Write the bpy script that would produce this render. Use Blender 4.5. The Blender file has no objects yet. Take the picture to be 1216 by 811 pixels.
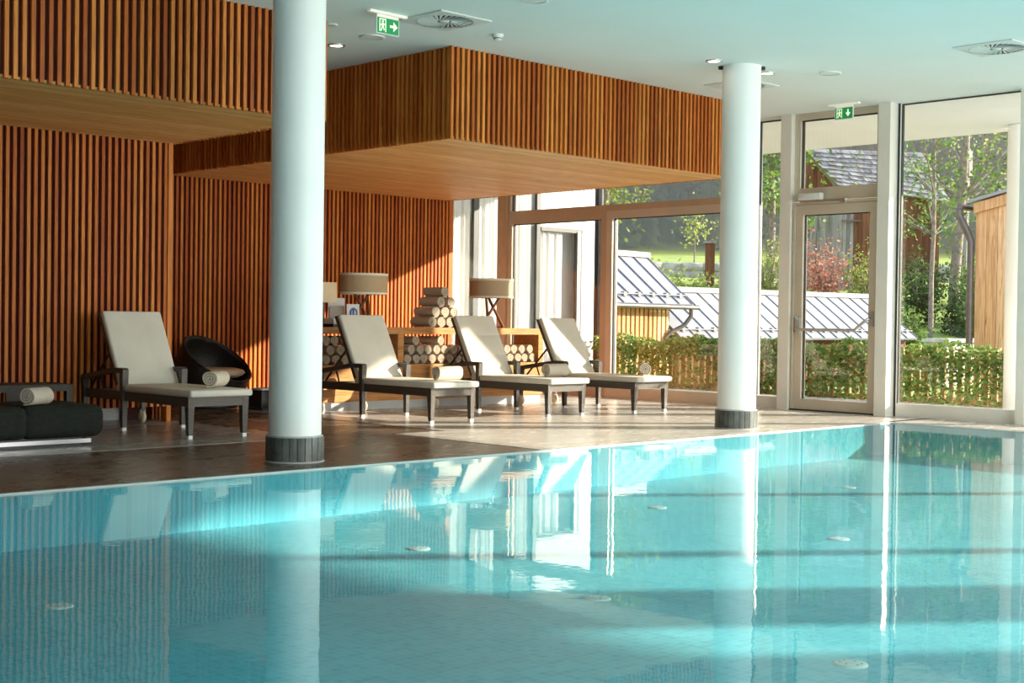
import bpy, bmesh, math, random
from mathutils import Vector, Matrix
C = bpy.context.scene
COL = C.collection
random.seed(7)
PI = math.pi

# ------------------------------------------------------------------ camera
cam_d = bpy.data.cameras.new('camera'); cam = bpy.data.objects.new('camera', cam_d); COL.objects.link(cam)
cam_d.sensor_width = 36.0; cam_d.sensor_fit = 'HORIZONTAL'
cam_d.lens = 1630.35 / 1216 * 36.0
cam_d.clip_start = 0.1; cam_d.clip_end = 1000
Mr = Matrix(((0.7165136478591662, -0.6974395619631144, 0.013647338211175595),
             (0.0011523293658740972, 0.020747390973445662, 0.9997840856429091),
             (-0.6975721214100973, -0.7163432160469548, 0.01566946887811635)))
cam.matrix_world = Matrix.Translation((0, 0, 1.1)) @ Mr.transposed().to_4x4()
C.camera = cam
# ------------------------------------------------------------------ exposure
C.view_settings.view_transform = 'Standard'; C.view_settings.look = 'None'
C.view_settings.gamma = 1.0; C.view_settings.use_curve_mapping = False
C.view_settings.exposure = 0.8
C.cycles.max_bounces = 10; C.cycles.diffuse_bounces = 5; C.cycles.glossy_bounces = 5
C.cycles.transparent_max_bounces = 24; C.cycles.volume_bounces = 1
C.cycles.sample_clamp_indirect = 16.0; C.cycles.sample_clamp_direct = 0
C.cycles.caustics_reflective = True; C.cycles.blur_glossy = 1.0; C.cycles.caustics_refractive = False
C.cycles.use_denoising = True
# ------------------------------------------------------------------ sky
w = bpy.data.worlds.new('sky'); C.world = w; w.use_nodes = True
nt = w.node_tree; nt.nodes.clear()
o_ = nt.nodes.new('ShaderNodeOutputWorld'); bg = nt.nodes.new('ShaderNodeBackground')
tc = nt.nodes.new('ShaderNodeTexCoord'); sx = nt.nodes.new('ShaderNodeSeparateXYZ'); rp = nt.nodes.new('ShaderNodeValToRGB')
nt.links.new(tc.outputs['Generated'], sx.inputs[0]); nt.links.new(sx.outputs['Z'], rp.inputs[0])
rp.color_ramp.elements[0].position = 0.0; rp.color_ramp.elements[0].color = (1.0, .95, .88, 1)
rp.color_ramp.elements[1].position = 0.7; rp.color_ramp.elements[1].color = (.52, .70, 1.0, 1)
nt.links.new(rp.outputs[0], bg.inputs[0]); nt.links.new(bg.outputs[0], o_.inputs[0])
bg.inputs[1].default_value = 1.25
# ------------------------------------------------------------------ sun
SUN = 9.0
sd = bpy.data.lights.new('sun', 'SUN'); sun = bpy.data.objects.new('sun', sd); COL.objects.link(sun)
sd.energy = SUN; sd.angle = math.radians(0.9); sd.color = (1.0, .86, .68)
sun.rotation_euler = Vector((.806, -.592, .325)).to_track_quat('Z', 'Y').to_euler()
sun.location = (30, -20, 20)
# added fill light, standing for daylight from the unseen glazed side (behind the camera)
def area(name, loc, rot, sx_, sy_, e, col=(1, 1, 1)):
    d = bpy.data.lights.new(name, 'AREA'); o = bpy.data.objects.new(name, d); COL.objects.link(o)
    d.shape = 'RECTANGLE'; d.size = sx_; d.size_y = sy_; d.energy = e; d.color = col
    o.location = loc; o.rotation_euler = rot
    return o
area('side_daylight_fill', (9.8, -5.3, 1.95), (PI/2, 0, 0), 8.5, 3.2, 420, (1, .92, .82))

# ------------------------------------------------------------------ materials
def new_mat(name):
    m = bpy.data.materials.new(name); m.use_nodes = True
    return m, m.node_tree, m.node_tree.nodes['Principled BSDF']
def N(t, ty, **kw):
    n = t.nodes.new(ty)
    for k, v in kw.items():
        if hasattr(n, k): setattr(n, k, v)
    return n
def coords(t, scale=(1, 1, 1), obj=False):
    c = N(t, 'ShaderNodeTexCoord'); mp = N(t, 'ShaderNodeMapping'); mp.inputs['Scale'].default_value = scale
    if obj: t.links.new(c.outputs['Object'], mp.inputs[0])
    else:
        g = N(t, 'ShaderNodeNewGeometry'); t.links.new(g.outputs['Position'], mp.inputs[0])
    return mp.outputs[0]
def ramp(t, fac, stops):
    r = N(t, 'ShaderNodeValToRGB'); t.links.new(fac, r.inputs[0])
    e = r.color_ramp.elements
    while len(e) < len(stops): e.new(0.5)
    for el, (p, c) in zip(e, stops): el.position = p; el.color = (*c, 1)
    return r.outputs[0]
def mixc(t, fac, a, b, mode='MIX'):
    m = N(t, 'ShaderNodeMix', data_type='RGBA', blend_type=mode)
    if isinstance(fac, float): m.inputs[0].default_value = fac
    else: t.links.new(fac, m.inputs[0])
    for i, v in ((6, a), (7, b)):
        if isinstance(v, tuple): m.inputs[i].default_value = (*v, 1)
        else: t.links.new(v, m.inputs[i])
    return m.outputs[2]
def noise(t, vec, scale, detail=3, dist=0.0):
    n = N(t, 'ShaderNodeTexNoise'); t.links.new(vec, n.inputs['Vector'])
    n.inputs['Scale'].default_value = scale; n.inputs['Detail'].default_value = detail; n.inputs['Distortion'].default_value = dist
    return n.outputs[0]
def bump(t, b, h, strength=.3, dist=.01):
    n = N(t, 'ShaderNodeBump'); n.inputs['Strength'].default_value = strength; n.inputs['Distance'].default_value = dist
    t.links.new(h, n.inputs['Height']); t.links.new(n.outputs[0], b.inputs['Normal'])
def plain(name, c, rough=.5, metal=0.0, var=.12, scale=8.0, bmp=0.0, obj=True, stretch=(1, 1, 1), spec=.5):
    m, t, b = new_mat(name)
    v = coords(t, stretch, obj); n = noise(t, v, scale)
    lo = tuple(x * (1 - var) for x in c); hi = tuple(min(1, x * (1 + var)) for x in c)
    t.links.new(ramp(t, n, [(.3, lo), (.7, hi)]), b.inputs['Base Color'])
    b.inputs['Roughness'].default_value = rough; b.inputs['Metallic'].default_value = metal
    b.inputs['Specular IOR Level'].default_value = spec
    if bmp: bump(t, b, n, bmp)
    return m
def wood_slats(name, stops, grain, rough=.5):
    m, t, b = new_mat(name)
    g = N(t, 'ShaderNodeNewGeometry')
    base = ramp(t, g.outputs['Random Per Island'], stops)
    n = noise(t, coords(t, grain), 1.0, 5, 1.5)
    k = ramp(t, n, [(.3, (.62, .55, .5)), (.62, (1.1, 1.1, 1.1))])
    col = mixc(t, 1.0, base, k, 'MULTIPLY')
    # knots
    n2 = noise(t, coords(t, tuple(x*.55+1.5 for x in grain)), 1.0, 1)
    kn = ramp(t, n2, [(.74, (1, 1, 1)), (.82, (.3, .22, .18))])
    col = mixc(t, 1.0, col, kn, 'MULTIPLY')
    t.links.new(col, b.inputs['Base Color']); b.inputs['Roughness'].default_value = rough; b.inputs['Specular IOR Level'].default_value = .25
    return m
MT = {}
ORG = [(0, (.38, .085, .013)), (.45, (.55, .150, .022)), (1, (.70, .25, .046))]
MT['slat'] = wood_slats('larch_slats', ORG, (60, 60, 2.2))
MT['soffit'] = wood_slats('larch_boards', [(0, (.74, .36, .11)), (.5, (.82, .43, .15)), (1, (.88, .52, .21))], (2.0, 55, 40))
MT['backing'] = plain('dark_red_backing', (.045, .005, .002), .9)
MT['oak'] = wood_slats('sideboard_oak', [(0, (.52, .24, .08)), (1, (.60, .30, .11))], (3, 40, 40), .4)
MT['walnut'] = plain('walnut_legs', (.17, .065, .03), .4, var=.3, scale=14)
MT['white'] = plain('white_plaster', (.80, .80, .79), .75, var=.02, scale=2)
MT['ceil'] = plain('ceiling_paint', (.76, .80, .79), .85, var=.02, scale=1)
MT['column'] = plain('column_paint', (.90, .88, .865), .45, var=.02, scale=2)
MT['alu'] = plain('champagne_aluminium', (.60, .53, .43), .38, .25, var=.05, scale=3)
MT['alul'] = plain('cream_aluminium', (.78, .75, .69), .4, .1, var=.04, scale=3)
MT['alu_warm'] = plain('warm_lit_aluminium', (.50, .37, .25), .4, .15, var=.06, scale=3)  # browner copy of the frame aluminium, warm reflected light put into the colour
MT['timber'] = plain('timber_frame', (.50, .30, .15), .45, var=.15, scale=12, stretch=(8, 8, .6))
MT['gasket'] = plain('dark_gasket', (.02, .022, .022), .5)
MT['steel'] = plain('brushed_steel', (.55, .56, .55), .3, .9, var=.05)
MT['chrome'] = plain('chrome_strip', (.42, .44, .47), .3, .85, var=.03)
MT['cream'] = plain('cream_canvas', (.66, .63, .55), .75, var=.05, scale=5, bmp=.15)
MT['blackfab'] = plain('black_canvas', (.018, .021, .017), .85, var=.25, scale=30, bmp=.25, spec=.25)
MT['blackw'] = plain('black_wicker', (.012, .011, .010), .45, var=.4, scale=60, bmp=.5)
MT['beige'] = plain('beige_cushion', (.50, .36, .24), .8, var=.06)
MT['foot'] = plain('white_foot_cap', (.80, .79, .76), .4, var=.03)
MT['wheel'] = plain('cream_wheel', (.75, .66, .48), .45, var=.05)
MT['towel'] = plain('taupe_towel', (.56, .47, .37), .95, var=.10, scale=70, bmp=.5, spec=.1)
MT['toweld'] = plain('taupe_towel_outside', (.40, .30, .215), .95, var=.12, scale=70, bmp=.5, spec=.1)
MT['towelw'] = plain('light_towel', (.62, .55, .46), .95, var=.08, scale=70, bmp=.5, spec=.1)
MT['shade'] = plain('taupe_lampshade', (.47, .34, .21), .8, var=.05, scale=60)
MT['trimcream'] = plain('cream_trim', (.85, .76, .62), .7, var=.03)
MT['shadec'] = plain('cream_lampshade', (.74, .58, .38), .8, var=.04)
MT['paper'] = plain('white_paper', (.82, .82, .82), .7, var=.02)
MT['paperb'] = plain('beige_card', (.55, .50, .44), .7, var=.05)
MT['blue'] = plain('blue_print', (.03, .12, .42), .6, var=.05)
MT['brown'] = plain('brown_print', (.20, .08, .04), .6, var=.05)
MT['black'] = plain('black_plastic', (.012, .012, .013), .4)
MT['green'] = plain('exit_green', (.01, .33, .10), .4, var=.04)
MT['plastic'] = plain('white_plastic', (.78, .78, .76), .4, var=.02)
MT['vent'] = plain('vent_metal', (.66, .67, .65), .5, var=.04)
MT['ventd'] = plain('vent_dark', (.06, .065, .06), .7)
MT['kick'] = plain('grey_plinth', (.50, .52, .52), .5, var=.04)
def emit(name, c, s):
    m, t, b = new_mat(name); b.inputs['Base Color'].default_value = (*c, 1)
    b.inputs['Emission Color'].default_value = (*c, 1); b.inputs['Emission Strength'].default_value = s
    return m
MT['bulb'] = emit('lit_downlight', (1, .86, .64), 5)
MT['bar'] = emit('lit_sign_bar', (.9, .85, .75), .12)
MT['green_lit'] = emit('lit_exit_green', (.01, .28, .09), .12)
MT['sign_white'] = emit('lit_exit_white', (.75, .9, .6), .3)

def mat_wicker():
    m, t, b = new_mat('dark_wicker')
    v = coords(t, (1, 1, 1), True)
    br = N(t, 'ShaderNodeTexBrick'); 
    mp = N(t, 'ShaderNodeMapping'); mp.inputs['Rotation'].default_value = (PI/2, 0, 0); t.links.new(v, mp.inputs[0]); t.links.new(mp.outputs[0], br.inputs['Vector'])
    br.inputs['Color1'].default_value = (.085, .074, .063, 1); br.inputs['Color2'].default_value = (.125, .108, .092, 1); br.inputs['Mortar'].default_value = (.015, .013, .011, 1)
    br.inputs['Scale'].default_value = 1; br.inputs['Brick Width'].default_value = .026; br.inputs['Row Height'].default_value = .011; br.inputs['Mortar Size'].default_value = .002
    t.links.new(br.outputs[0], b.inputs['Base Color']); b.inputs['Roughness'].default_value = .38
    bump(t, b, br.outputs['Fac'], -.5, .004)
    return m
MT['wicker'] = mat_wicker()
MT['wickerd'] = plain('black_brown_wicker', (.035, .030, .024), .6, var=.35, scale=50, bmp=.4)
def mat_floor(name, c1, c2, mort, bw, rh, rough, va=.35):
    m, t, b = new_mat(name)
    v = coords(t); br = N(t, 'ShaderNodeTexBrick'); t.links.new(v, br.inputs['Vector']); br.offset = .5
    br.inputs['Color1'].default_value = (*c1, 1); br.inputs['Color2'].default_value = (*c2, 1); br.inputs['Mortar'].default_value = (*mort, 1)
    br.inputs['Scale'].default_value = 1; br.inputs['Brick Width'].default_value = bw; br.inputs['Row Height'].default_value = rh; br.inputs['Mortar Size'].default_value = .004
    br.inputs['Bias'].default_value = 0
    n = noise(t, coords(t, (2.2, 4.5, 1)), 1.0, 6, .6)
    col = mixc(t, 1.0, br.outputs[0], ramp(t, n, [(.25, (1 - va, 1 - va * 1.05, 1 - va * 1.1)), (.75, (1 + va, 1 + va * .95, 1 + va * .9))]), 'MULTIPLY')
    t.links.new(col, b.inputs['Base Color'])
    t.links.new(ramp(t, n, [(.3, (rough - .03,) * 3), (.7, (rough + .06,) * 3)]), b.inputs['Roughness'])
    bump(t, b, n, .05, .003)
    return m
MT['slate'] = mat_floor('brown_slate_tiles', (.105, .080, .061), (.135, .102, .078), (.18, .15, .13), 1.0, .6, .27)
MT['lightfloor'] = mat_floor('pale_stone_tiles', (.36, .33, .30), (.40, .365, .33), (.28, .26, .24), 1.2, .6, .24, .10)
MT['sunlit_floor'] = mat_floor('sunlit_stone_tiles', (.50, .465, .43), (.55, .515, .48), (.36, .33, .31), 1.2, .6, .24, .10)  # brighter copy of the pale stone, sunlight put into the colour
MT['terrace'] = mat_floor('terrace_stone', (.50, .48, .45), (.55, .53, .50), (.4, .38, .36), .9, .6, .6)
def mat_mosaic():
    m, t, b = new_mat('turquoise_mosaic')
    v = coords(t); 
    vo = N(t, 'ShaderNodeTexBrick'); t.links.new(v, vo.inputs['Vector']); vo.offset = 0
    vo.inputs['Color1'].default_value = (.12, .50, .585, 1); vo.inputs['Color2'].default_value = (.19, .61, .685, 1); vo.inputs['Mortar'].default_value = (.27, .63, .70, 1)
    vo.inputs['Scale'].default_value = 1; vo.inputs['Brick Width'].default_value = .05; vo.inputs['Row Height'].default_value = .05; vo.inputs['Mortar Size'].default_value = .003
    n = noise(t, v, 1.2, 4)
    col = mixc(t, 1.0, vo.outputs[0], ramp(t, n, [(.3, (.88, .92, .94)), (.7, (1.05, 1.05, 1.05))]), 'MULTIPLY')
    t.links.new(col, b.inputs['Base Color']); b.inputs['Roughness'].default_value = .45
    return m
MT['mosaic'] = mat_mosaic()
def two_sided_fresnel(t, ior):
    g = N(t, 'ShaderNodeNewGeometry'); mr = N(t, 'ShaderNodeMapRange')
    mr.inputs['To Min'].default_value = ior; mr.inputs['To Max'].default_value = 1 / ior
    fr = N(t, 'ShaderNodeFresnel'); t.links.new(g.outputs['Backfacing'], mr.inputs['Value']); t.links.new(mr.outputs[0], fr.inputs[0])
    return fr
def mat_water():
    m, t, b = new_mat('pool_water'); t.nodes.remove(b)
    out = t.nodes['Material Output']
    tr = N(t, 'ShaderNodeBsdfTransparent'); tr.inputs[0].default_value = (.78, .955, .985, 1)
    gl = N(t, 'ShaderNodeBsdfGlossy'); gl.inputs['Roughness'].default_value = .015
    fr = two_sided_fresnel(t, 1.33)
    v = coords(t, (1, 1, 1)); n1 = noise(t, v, 5.0, 2); n2 = noise(t, v, 22.0, 2)
    ad = N(t, 'ShaderNodeMath', operation='ADD'); mu = N(t, 'ShaderNodeMath', operation='MULTIPLY'); mu.inputs[1].default_value = .18
    t.links.new(n2, mu.inputs[0]); t.links.new(n1, ad.inputs[0]); t.links.new(mu.outputs[0], ad.inputs[1])
    bp = N(t, 'ShaderNodeBump'); bp.inputs['Strength'].default_value = .05; bp.inputs['Distance'].default_value = .012
    t.links.new(ad.outputs[0], bp.inputs['Height']); t.links.new(bp.outputs[0], gl.inputs['Normal'])
    mx = N(t, 'ShaderNodeMixShader'); t.links.new(fr.outputs[0], mx.inputs[0]); t.links.new(tr.outputs[0], mx.inputs[1]); t.links.new(gl.outputs[0], mx.inputs[2])
    t.links.new(mx.outputs[0], out.inputs[0])
    return m
MT['water'] = mat_water()
def mat_glass(name, tint=(.97, .985, .98), ior=1.45):
    m, t, b = new_mat(name); t.nodes.remove(b)
    out = t.nodes['Material Output']
    tr = N(t, 'ShaderNodeBsdfTransparent'); tr.inputs[0].default_value = (*tint, 1)
    gl = N(t, 'ShaderNodeBsdfGlossy'); gl.inputs['Roughness'].default_value = 0.0
    fr = two_sided_fresnel(t, ior)
    mx = N(t, 'ShaderNodeMixShader'); t.links.new(fr.outputs[0], mx.inputs[0]); t.links.new(tr.outputs[0], mx.inputs[1]); t.links.new(gl.outputs[0], mx.inputs[2])
    t.links.new(mx.outputs[0], out.inputs[0])
    return m
MT['glass'] = mat_glass('window_glass')
def mat_tilebase():
    m, t, b = new_mat('slate_mosaic_strips')
    g = N(t, 'ShaderNodeNewGeometry'); n = noise(t, coords(t, (14, 14, 14)), 1, 4)
    a = ramp(t, g.outputs['Random Per Island'], [(0, (.055, .062, .055)), (1, (.15, .165, .16))])
    t.links.new(mixc(t, 1.0, a, ramp(t, n, [(.3, (.7, .7, .7)), (.7, (1.3, 1.3, 1.3))]), 'MULTIPLY'), b.inputs['Base Color']); b.inputs['Roughness'].default_value = .4
    return m
MT['tilebase'] = mat_tilebase()
MT['grout'] = plain('pale_grout', (.45, .45, .43), .8, var=.05)
# outdoors
def leafmat(name, stops, trans=.35):
    m, t, b = new_mat(name)
    g = N(t, 'ShaderNodeNewGeometry'); c = ramp(t, g.outputs['Random Per Island'], stops)
    out = t.nodes['Material Output']
    t.links.new(c, b.inputs['Base Color']); b.inputs['Roughness'].default_value = .6; b.inputs['Specular IOR Level'].default_value = .2
    tl = N(t, 'ShaderNodeBsdfTranslucent'); t.links.new(c, tl.inputs[0])
    mx = N(t, 'ShaderNodeMixShader'); mx.inputs[0].default_value = trans
    t.links.new(b.outputs[0], mx.inputs[1]); t.links.new(tl.outputs[0], mx.inputs[2]); t.links.new(mx.outputs[0], out.inputs[0])
    return m
MT['leaf'] = leafmat('green_leaves', [(0, (.06, .13, .03)), (.5, (.13, .24, .05)), (1, (.26, .36, .10))])
MT['leafh'] = leafmat('ivy_leaves', [(0, (.09, .18, .04)), (.5, (.20, .34, .08)), (.9, (.38, .48, .15)), (1, (.50, .36, .12))])
MT['leafy'] = leafmat('yellow_green_leaves', [(0, (.20, .28, .05)), (.5, (.36, .42, .10)), (1, (.55, .52, .20))])
MT['leafr'] = leafmat('red_leaves', [(0, (.45, .15, .10)), (.5, (.66, .28, .21)), (1, (.75, .46, .32))])
MT['leafd'] = leafmat('dark_leaves', [(0, (.025, .06, .022)), (1, (.08, .15, .05))])
MT['conifer'] = leafmat('conifer_needles', [(0, (.035, .075, .05)), (.6, (.07, .12, .07)), (1, (.16, .20, .09))], .1)
MT['bark'] = plain('grey_bark', (.23, .19, .16), .9, var=.35, scale=9, bmp=.5)
MT['meadow'] = plain('meadow_grass', (.27, .36, .085), .95, var=.3, scale=.6, obj=False)
MT['metalroof'] = plain('grey_sheet_metal', (.30, .31, .34), .45, .1, var=.05, scale=1.5)
MT['seam'] = plain('roof_seam', (.17, .175, .19), .5, .1, var=.1)
MT['gutter'] = plain('dark_gutter', (.14, .13, .125), .4, .5, var=.1)
MT['larchext'] = wood_slats('outdoor_larch', [(0, (.46, .24, .10)), (.5, (.62, .37, .18)), (1, (.74, .50, .29))], (30, 30, 1.5), .7)
MT['barngrey'] = wood_slats('weathered_boards', [(0, (.20, .19, .19)), (.5, (.30, .29, .29)), (1, (.38, .37, .36))], (12, 12, .8), .85)
MT['barnbrown'] = wood_slats('dark_barn_boards', [(0, (.12, .05, .028)), (.5, (.17, .075, .04)), (1, (.24, .11, .06))], (12, 12, .8), .85)
MT['shingle'] = wood_slats('roof_shingles', [(0, (.25, .24, .24)), (.5, (.34, .33, .33)), (1, (.44, .43, .42))], (3, 3, 3), .8)
MT['stone'] = plain('stone_wall', (.38, .36, .34), .9, var=.35, scale=3, obj=False)
MT['curtain'] = plain('white_curtain', (.82, .82, .82), .8, var=.02)
MT['render'] = plain('white_render', (.78, .78, .77), .8, var=.03, scale=2)
MT['darkframe'] = plain('anthracite_frame', (.055, .058, .058), .45)

# ------------------------------------------------------------------ mesh builder
class MB:
    def __init__(s): s.v = []; s.f = []; s.sm = []
    def add(s, vs, fs, smooth=False, M=None):
        o = len(s.v)
        for p in vs:
            p = Vector(p)
            if M is not None: p = M @ p
            s.v.append(p)
        for f in fs: s.f.append([i + o for i in f]); s.sm.append(smooth)
        return s
    def box(s, x0, x1, y0, y1, z0, z1, M=None):
        vs = [(x0, y0, z0), (x1, y0, z0), (x1, y1, z0), (x0, y1, z0), (x0, y0, z1), (x1, y0, z1), (x1, y1, z1), (x0, y1, z1)]
        return s.add(vs, [(0, 3, 2, 1), (4, 5, 6, 7), (0, 1, 5, 4), (1, 2, 6, 5), (2, 3, 7, 6), (3, 0, 4, 7)], False, M)
    def hexa(s, b, t, M=None):   # b, t: four points each, CCW from above
        return s.add(list(b) + list(t), [(0, 3, 2, 1), (4, 5, 6, 7), (0, 1, 5, 4), (1, 2, 6, 5), (2, 3, 7, 6), (3, 0, 4, 7)], False, M)
    def rbox(s, x0, x1, y0, y1, z0, z1, r=.02, seg=3, M=None):
        bm = bmesh.new(); bmesh.ops.create_cube(bm, size=1)
        for v in bm.verts:
            v.co = Vector(((x0 + x1) / 2 + v.co.x * (x1 - x0), (y0 + y1) / 2 + v.co.y * (y1 - y0), (z0 + z1) / 2 + v.co.z * (z1 - z0)))
        bmesh.ops.bevel(bm, geom=list(bm.edges), offset=r, segments=seg, profile=.5, affect='EDGES')
        return s.bm(bm, M, True)
    def bm(s, bm, M=None, smooth=True):
        bm.verts.index_update()
        s.add([v.co.copy() for v in bm.verts], [[v.index for v in f.verts] for f in bm.faces], smooth, M); bm.free(); return s
    def tube(s, pts, r, n=10, caps=True, M=None):
        pts = [Vector(p) for p in pts]; rr = r if isinstance(r, (list, tuple)) else [r] * len(pts)
        rings = []; up = None; vs = []
        for i, p in enumerate(pts):
            d = (pts[min(i + 1, len(pts) - 1)] - pts[max(i - 1, 0)]).normalized()
            if up is None:
                up = Vector((0, 0, 1)) if abs(d.z) < .9 else Vector((1, 0, 0))
            a = d.cross(up).normalized(); b = a.cross(d).normalized(); up = b
            for k in range(n):
                t = 2 * PI * k / n; vs.append(p + (a * math.cos(t) + b * math.sin(t)) * rr[i])
        fs = []
        for i in range(len(pts) - 1):
            for k in range(n):
                k2 = (k + 1) % n; fs.append((i * n + k, (i + 1) * n + k, (i + 1) * n + k2, i * n + k2))
        s.add(vs, fs, True, M)
        if caps:
            s.add(vs[:n], [tuple(range(n))], False, M); s.add(vs[-n:], [tuple(range(n))[::-1]], False, M)
        return s
    def lathe(s, prof, n=32, c=(0, 0, 0), M=None, smooth=True):
        c = Vector(c); vs = []; fs = []
        for r, z in prof:
            for k in range(n):
                t = 2 * PI * k / n; vs.append(c + Vector((r * math.cos(t), r * math.sin(t), z)))
        for i in range(len(prof) - 1):
            for k in range(n):
                k2 = (k + 1) % n; fs.append((i * n + k, i * n + k2, (i + 1) * n + k2, (i + 1) * n + k))
        return s.add(vs, fs, smooth, M)
    def disc(s, r, z, n=32, c=(0, 0, 0), M=None, flip=False):
        c = Vector(c); vs = [c + Vector((r * math.cos(2 * PI * k / n), r * math.sin(2 * PI * k / n), z)) for k in range(n)]
        f = tuple(range(n)); return s.add(vs, [f[::-1] if flip else f], False, M)
    def prism(s, poly, a, b, axis='y', M=None):
        """poly (u, v): axis 'y' -> (x,z), 'x' -> (y,z), 'z' -> (x,y)"""
        def P(u, v, w): return {'y': (u, w, v), 'x': (w, u, v), 'z': (u, v, w)}[axis]
        n = len(poly); vs = [P(u, v, a) for u, v in poly] + [P(u, v, b) for u, v in poly]
        fs = [tuple(range(n)), tuple(range(2 * n - 1, n - 1, -1))] + [(i, (i + 1) % n + 0, (i + 1) % n + n, i + n)[::-1] for i in range(n)]
        return s.add(vs, fs, False, M)
    def build(s, name, m, parent=None, kind=None, label=None, fix=True):
        me = bpy.data.meshes.new(name); me.from_pydata([tuple(v) for v in s.v], [], s.f)
        me.polygons.foreach_set('use_smooth', s.sm)
        me.materials.append(MT[m] if isinstance(m, str) else m); me.update()
        if fix and len(s.f) < 60000:
            bm = bmesh.new(); bm.from_mesh(me); bmesh.ops.recalc_face_normals(bm, faces=bm.faces); bm.to_mesh(me); bm.free()
        o = bpy.data.objects.new(name, me); COL.objects.link(o)
        if parent is not None: o.parent = parent
        if kind: o['kind'] = kind
        if label: o['label'] = label
        return o
def tag(o, label, cat, group=None):
    o['label'] = label; o['category'] = cat
    if group: o['group'] = group
    return o
def thing(name, label, cat, loc=(0, 0, 0), rz=0, group=None):
    o = bpy.data.objects.new(name, None); COL.objects.link(o); o.location = loc; o.rotation_euler = (0, 0, rz)
    o.empty_display_size = .1
    return tag(o, label, cat, group)
def struct_root(name):
    o = bpy.data.objects.new(name, None); COL.objects.link(o); o['kind'] = 'structure'; return o
def S(name, mb, m, parent=None):
    return mb.build(name, m, parent, None if parent is not None else 'structure')
def copy_tree(o, parent=None):
    c = o.copy(); COL.objects.link(c)
    if parent is not None: c.parent = parent
    for ch in list(o.children): copy_tree(ch, c)
    return c

# ================================================================== ROOM
XF = 14.876          # glazed facade
HC = 3.771           # ceiling height
PX0, PX1, PY0, PY1 = -3.2, 13.83, -4.0, 8.08      # pool
ZB = 2.867           # underside of the slatted boxes
# floor: deck around the pool as one mesh
f = MB()
f.box(-5, 14.95, PY1 + .022, 17.3, -.25, 0); f.box(PX1 + .022, 14.95, -5.5, PY1 + .022, -.25, 0)
f.box(-5, PX1 + .022, -5.5, PY0 - .022, -.25, 0); f.box(-5, PX0 - .022, PY0 - .022, PY1 + .022, -.25, 0)
S('floor', f, 'slate')
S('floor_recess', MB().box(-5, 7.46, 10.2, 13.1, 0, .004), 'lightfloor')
S('floor_lounge', MB().box(8.94, 14.8, 10.1, 15.4, 0, .004), 'sunlit_floor')
S('floor_sunlit_walkway', MB().box(8.3, 14.8, 8.125, 10.1, 0, .004), 'sunlit_floor')  # sunlit stretch of the slate deck, laid pale out to the sun edge
S('floor_poolside', MB().box(13.95, 14.8, -5, 8.2, 0, .004), 'sunlit_floor')
p = MB()
d = .35
p.box(PX0, PX1, PY0, PY1, -d - .1, -d)
p.box(PX0 - .02, PX0, PY0, PY1, -d, -.02); p.box(PX1, PX1 + .02, PY0, PY1, -d, -.02)
p.box(PX0, PX1, PY0 - .02, PY0, -d, -.02); p.box(PX0, PX1, PY1, PY1 + .02, -d, -.02)
S('floor_pool_basin', p, 'mosaic')
p = MB(); e = .035
p.box(PX0 - e, PX1 + e, PY1 - .0, PY1 + e, -.02, .006); p.box(PX0 - e, PX1 + e, PY0 - e, PY0, -.02, .006)
p.box(PX1, PX1 + e, PY0, PY1, -.02, .006); p.box(PX0 - e, PX0, PY0, PY1, -.02, .006)
S('trim_pool_edge', p, 'kick')
wtr = MB().add([(PX0, PY0, -.003), (PX1, PY0, -.003), (PX1, PY1, -.003), (PX0, PY1, -.003)], [(0, 1, 2, 3)]).build('pool_water', 'water', fix=False)
wtr['kind'] = 'stuff'; tag(wtr, 'still turquoise water filling the swimming pool', 'water')
S('ceiling', MB().box(-5.2, 14.95, -5.5, 17.5, HC, HC + .3), 'ceil')
# ------- slatted walls and boxes
def slat_face(mb, back, axis, fixed, a0, a1, z0, z1, out, period=.07, wd=.033, dp=.032):
    """vertical slats on a plane; axis 'x' -> plane y=fixed running in x, out = direction of the room (+1/-1)"""
    n = int((a1 - a0) / period); st = (a1 - a0 - wd) / n
    for i in range(n + 1):
        a = a0 + i * st
        f0, f1 = sorted((fixed, fixed + out * dp))
        if axis == 'x': mb.box(a, a + wd, f0, f1, z0, z1)
        else: mb.box(f0, f1, a, a + wd, z0, z1)
W1Y, W2Y = 12.64, 15.45
w1 = struct_root('wall_left')
S('backing', MB().box(-5, 7.36, W1Y + .04, W1Y + .34, .16, HC).box(7.06, 7.36, W1Y + .34, W2Y, .0, HC), 'backing', w1)
m = MB(); slat_face(m, None, 'x', W1Y + .04, -5, 7.33, .16, ZB + .02, -1)
m.box(7.335, 7.385, W1Y - .005, W1Y + .1, .0, ZB + .02)
slat_face(m, None, 'y', 7.36, W1Y + .12, W2Y, 0, HC, 1)
S('slats', m, 'slat', w1)
S('plinth', MB().box(-5, 7.05, W1Y + .45, W1Y + .6, 0, .4), 'kick', w1)
w2 = struct_root('wall_back')
S('backing', MB().box(7.1, 13.70, W2Y + .04, W2Y + .3, 0, HC), 'backing', w2)
m = MB(); slat_face(m, None, 'x', W2Y + .04, 7.4, 13.68, .0, HC, -1); m.box(13.69, 13.77, W2Y - .01, W2Y + .32, 0, HC)
S('slats', m, 'slat', w2)
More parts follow.
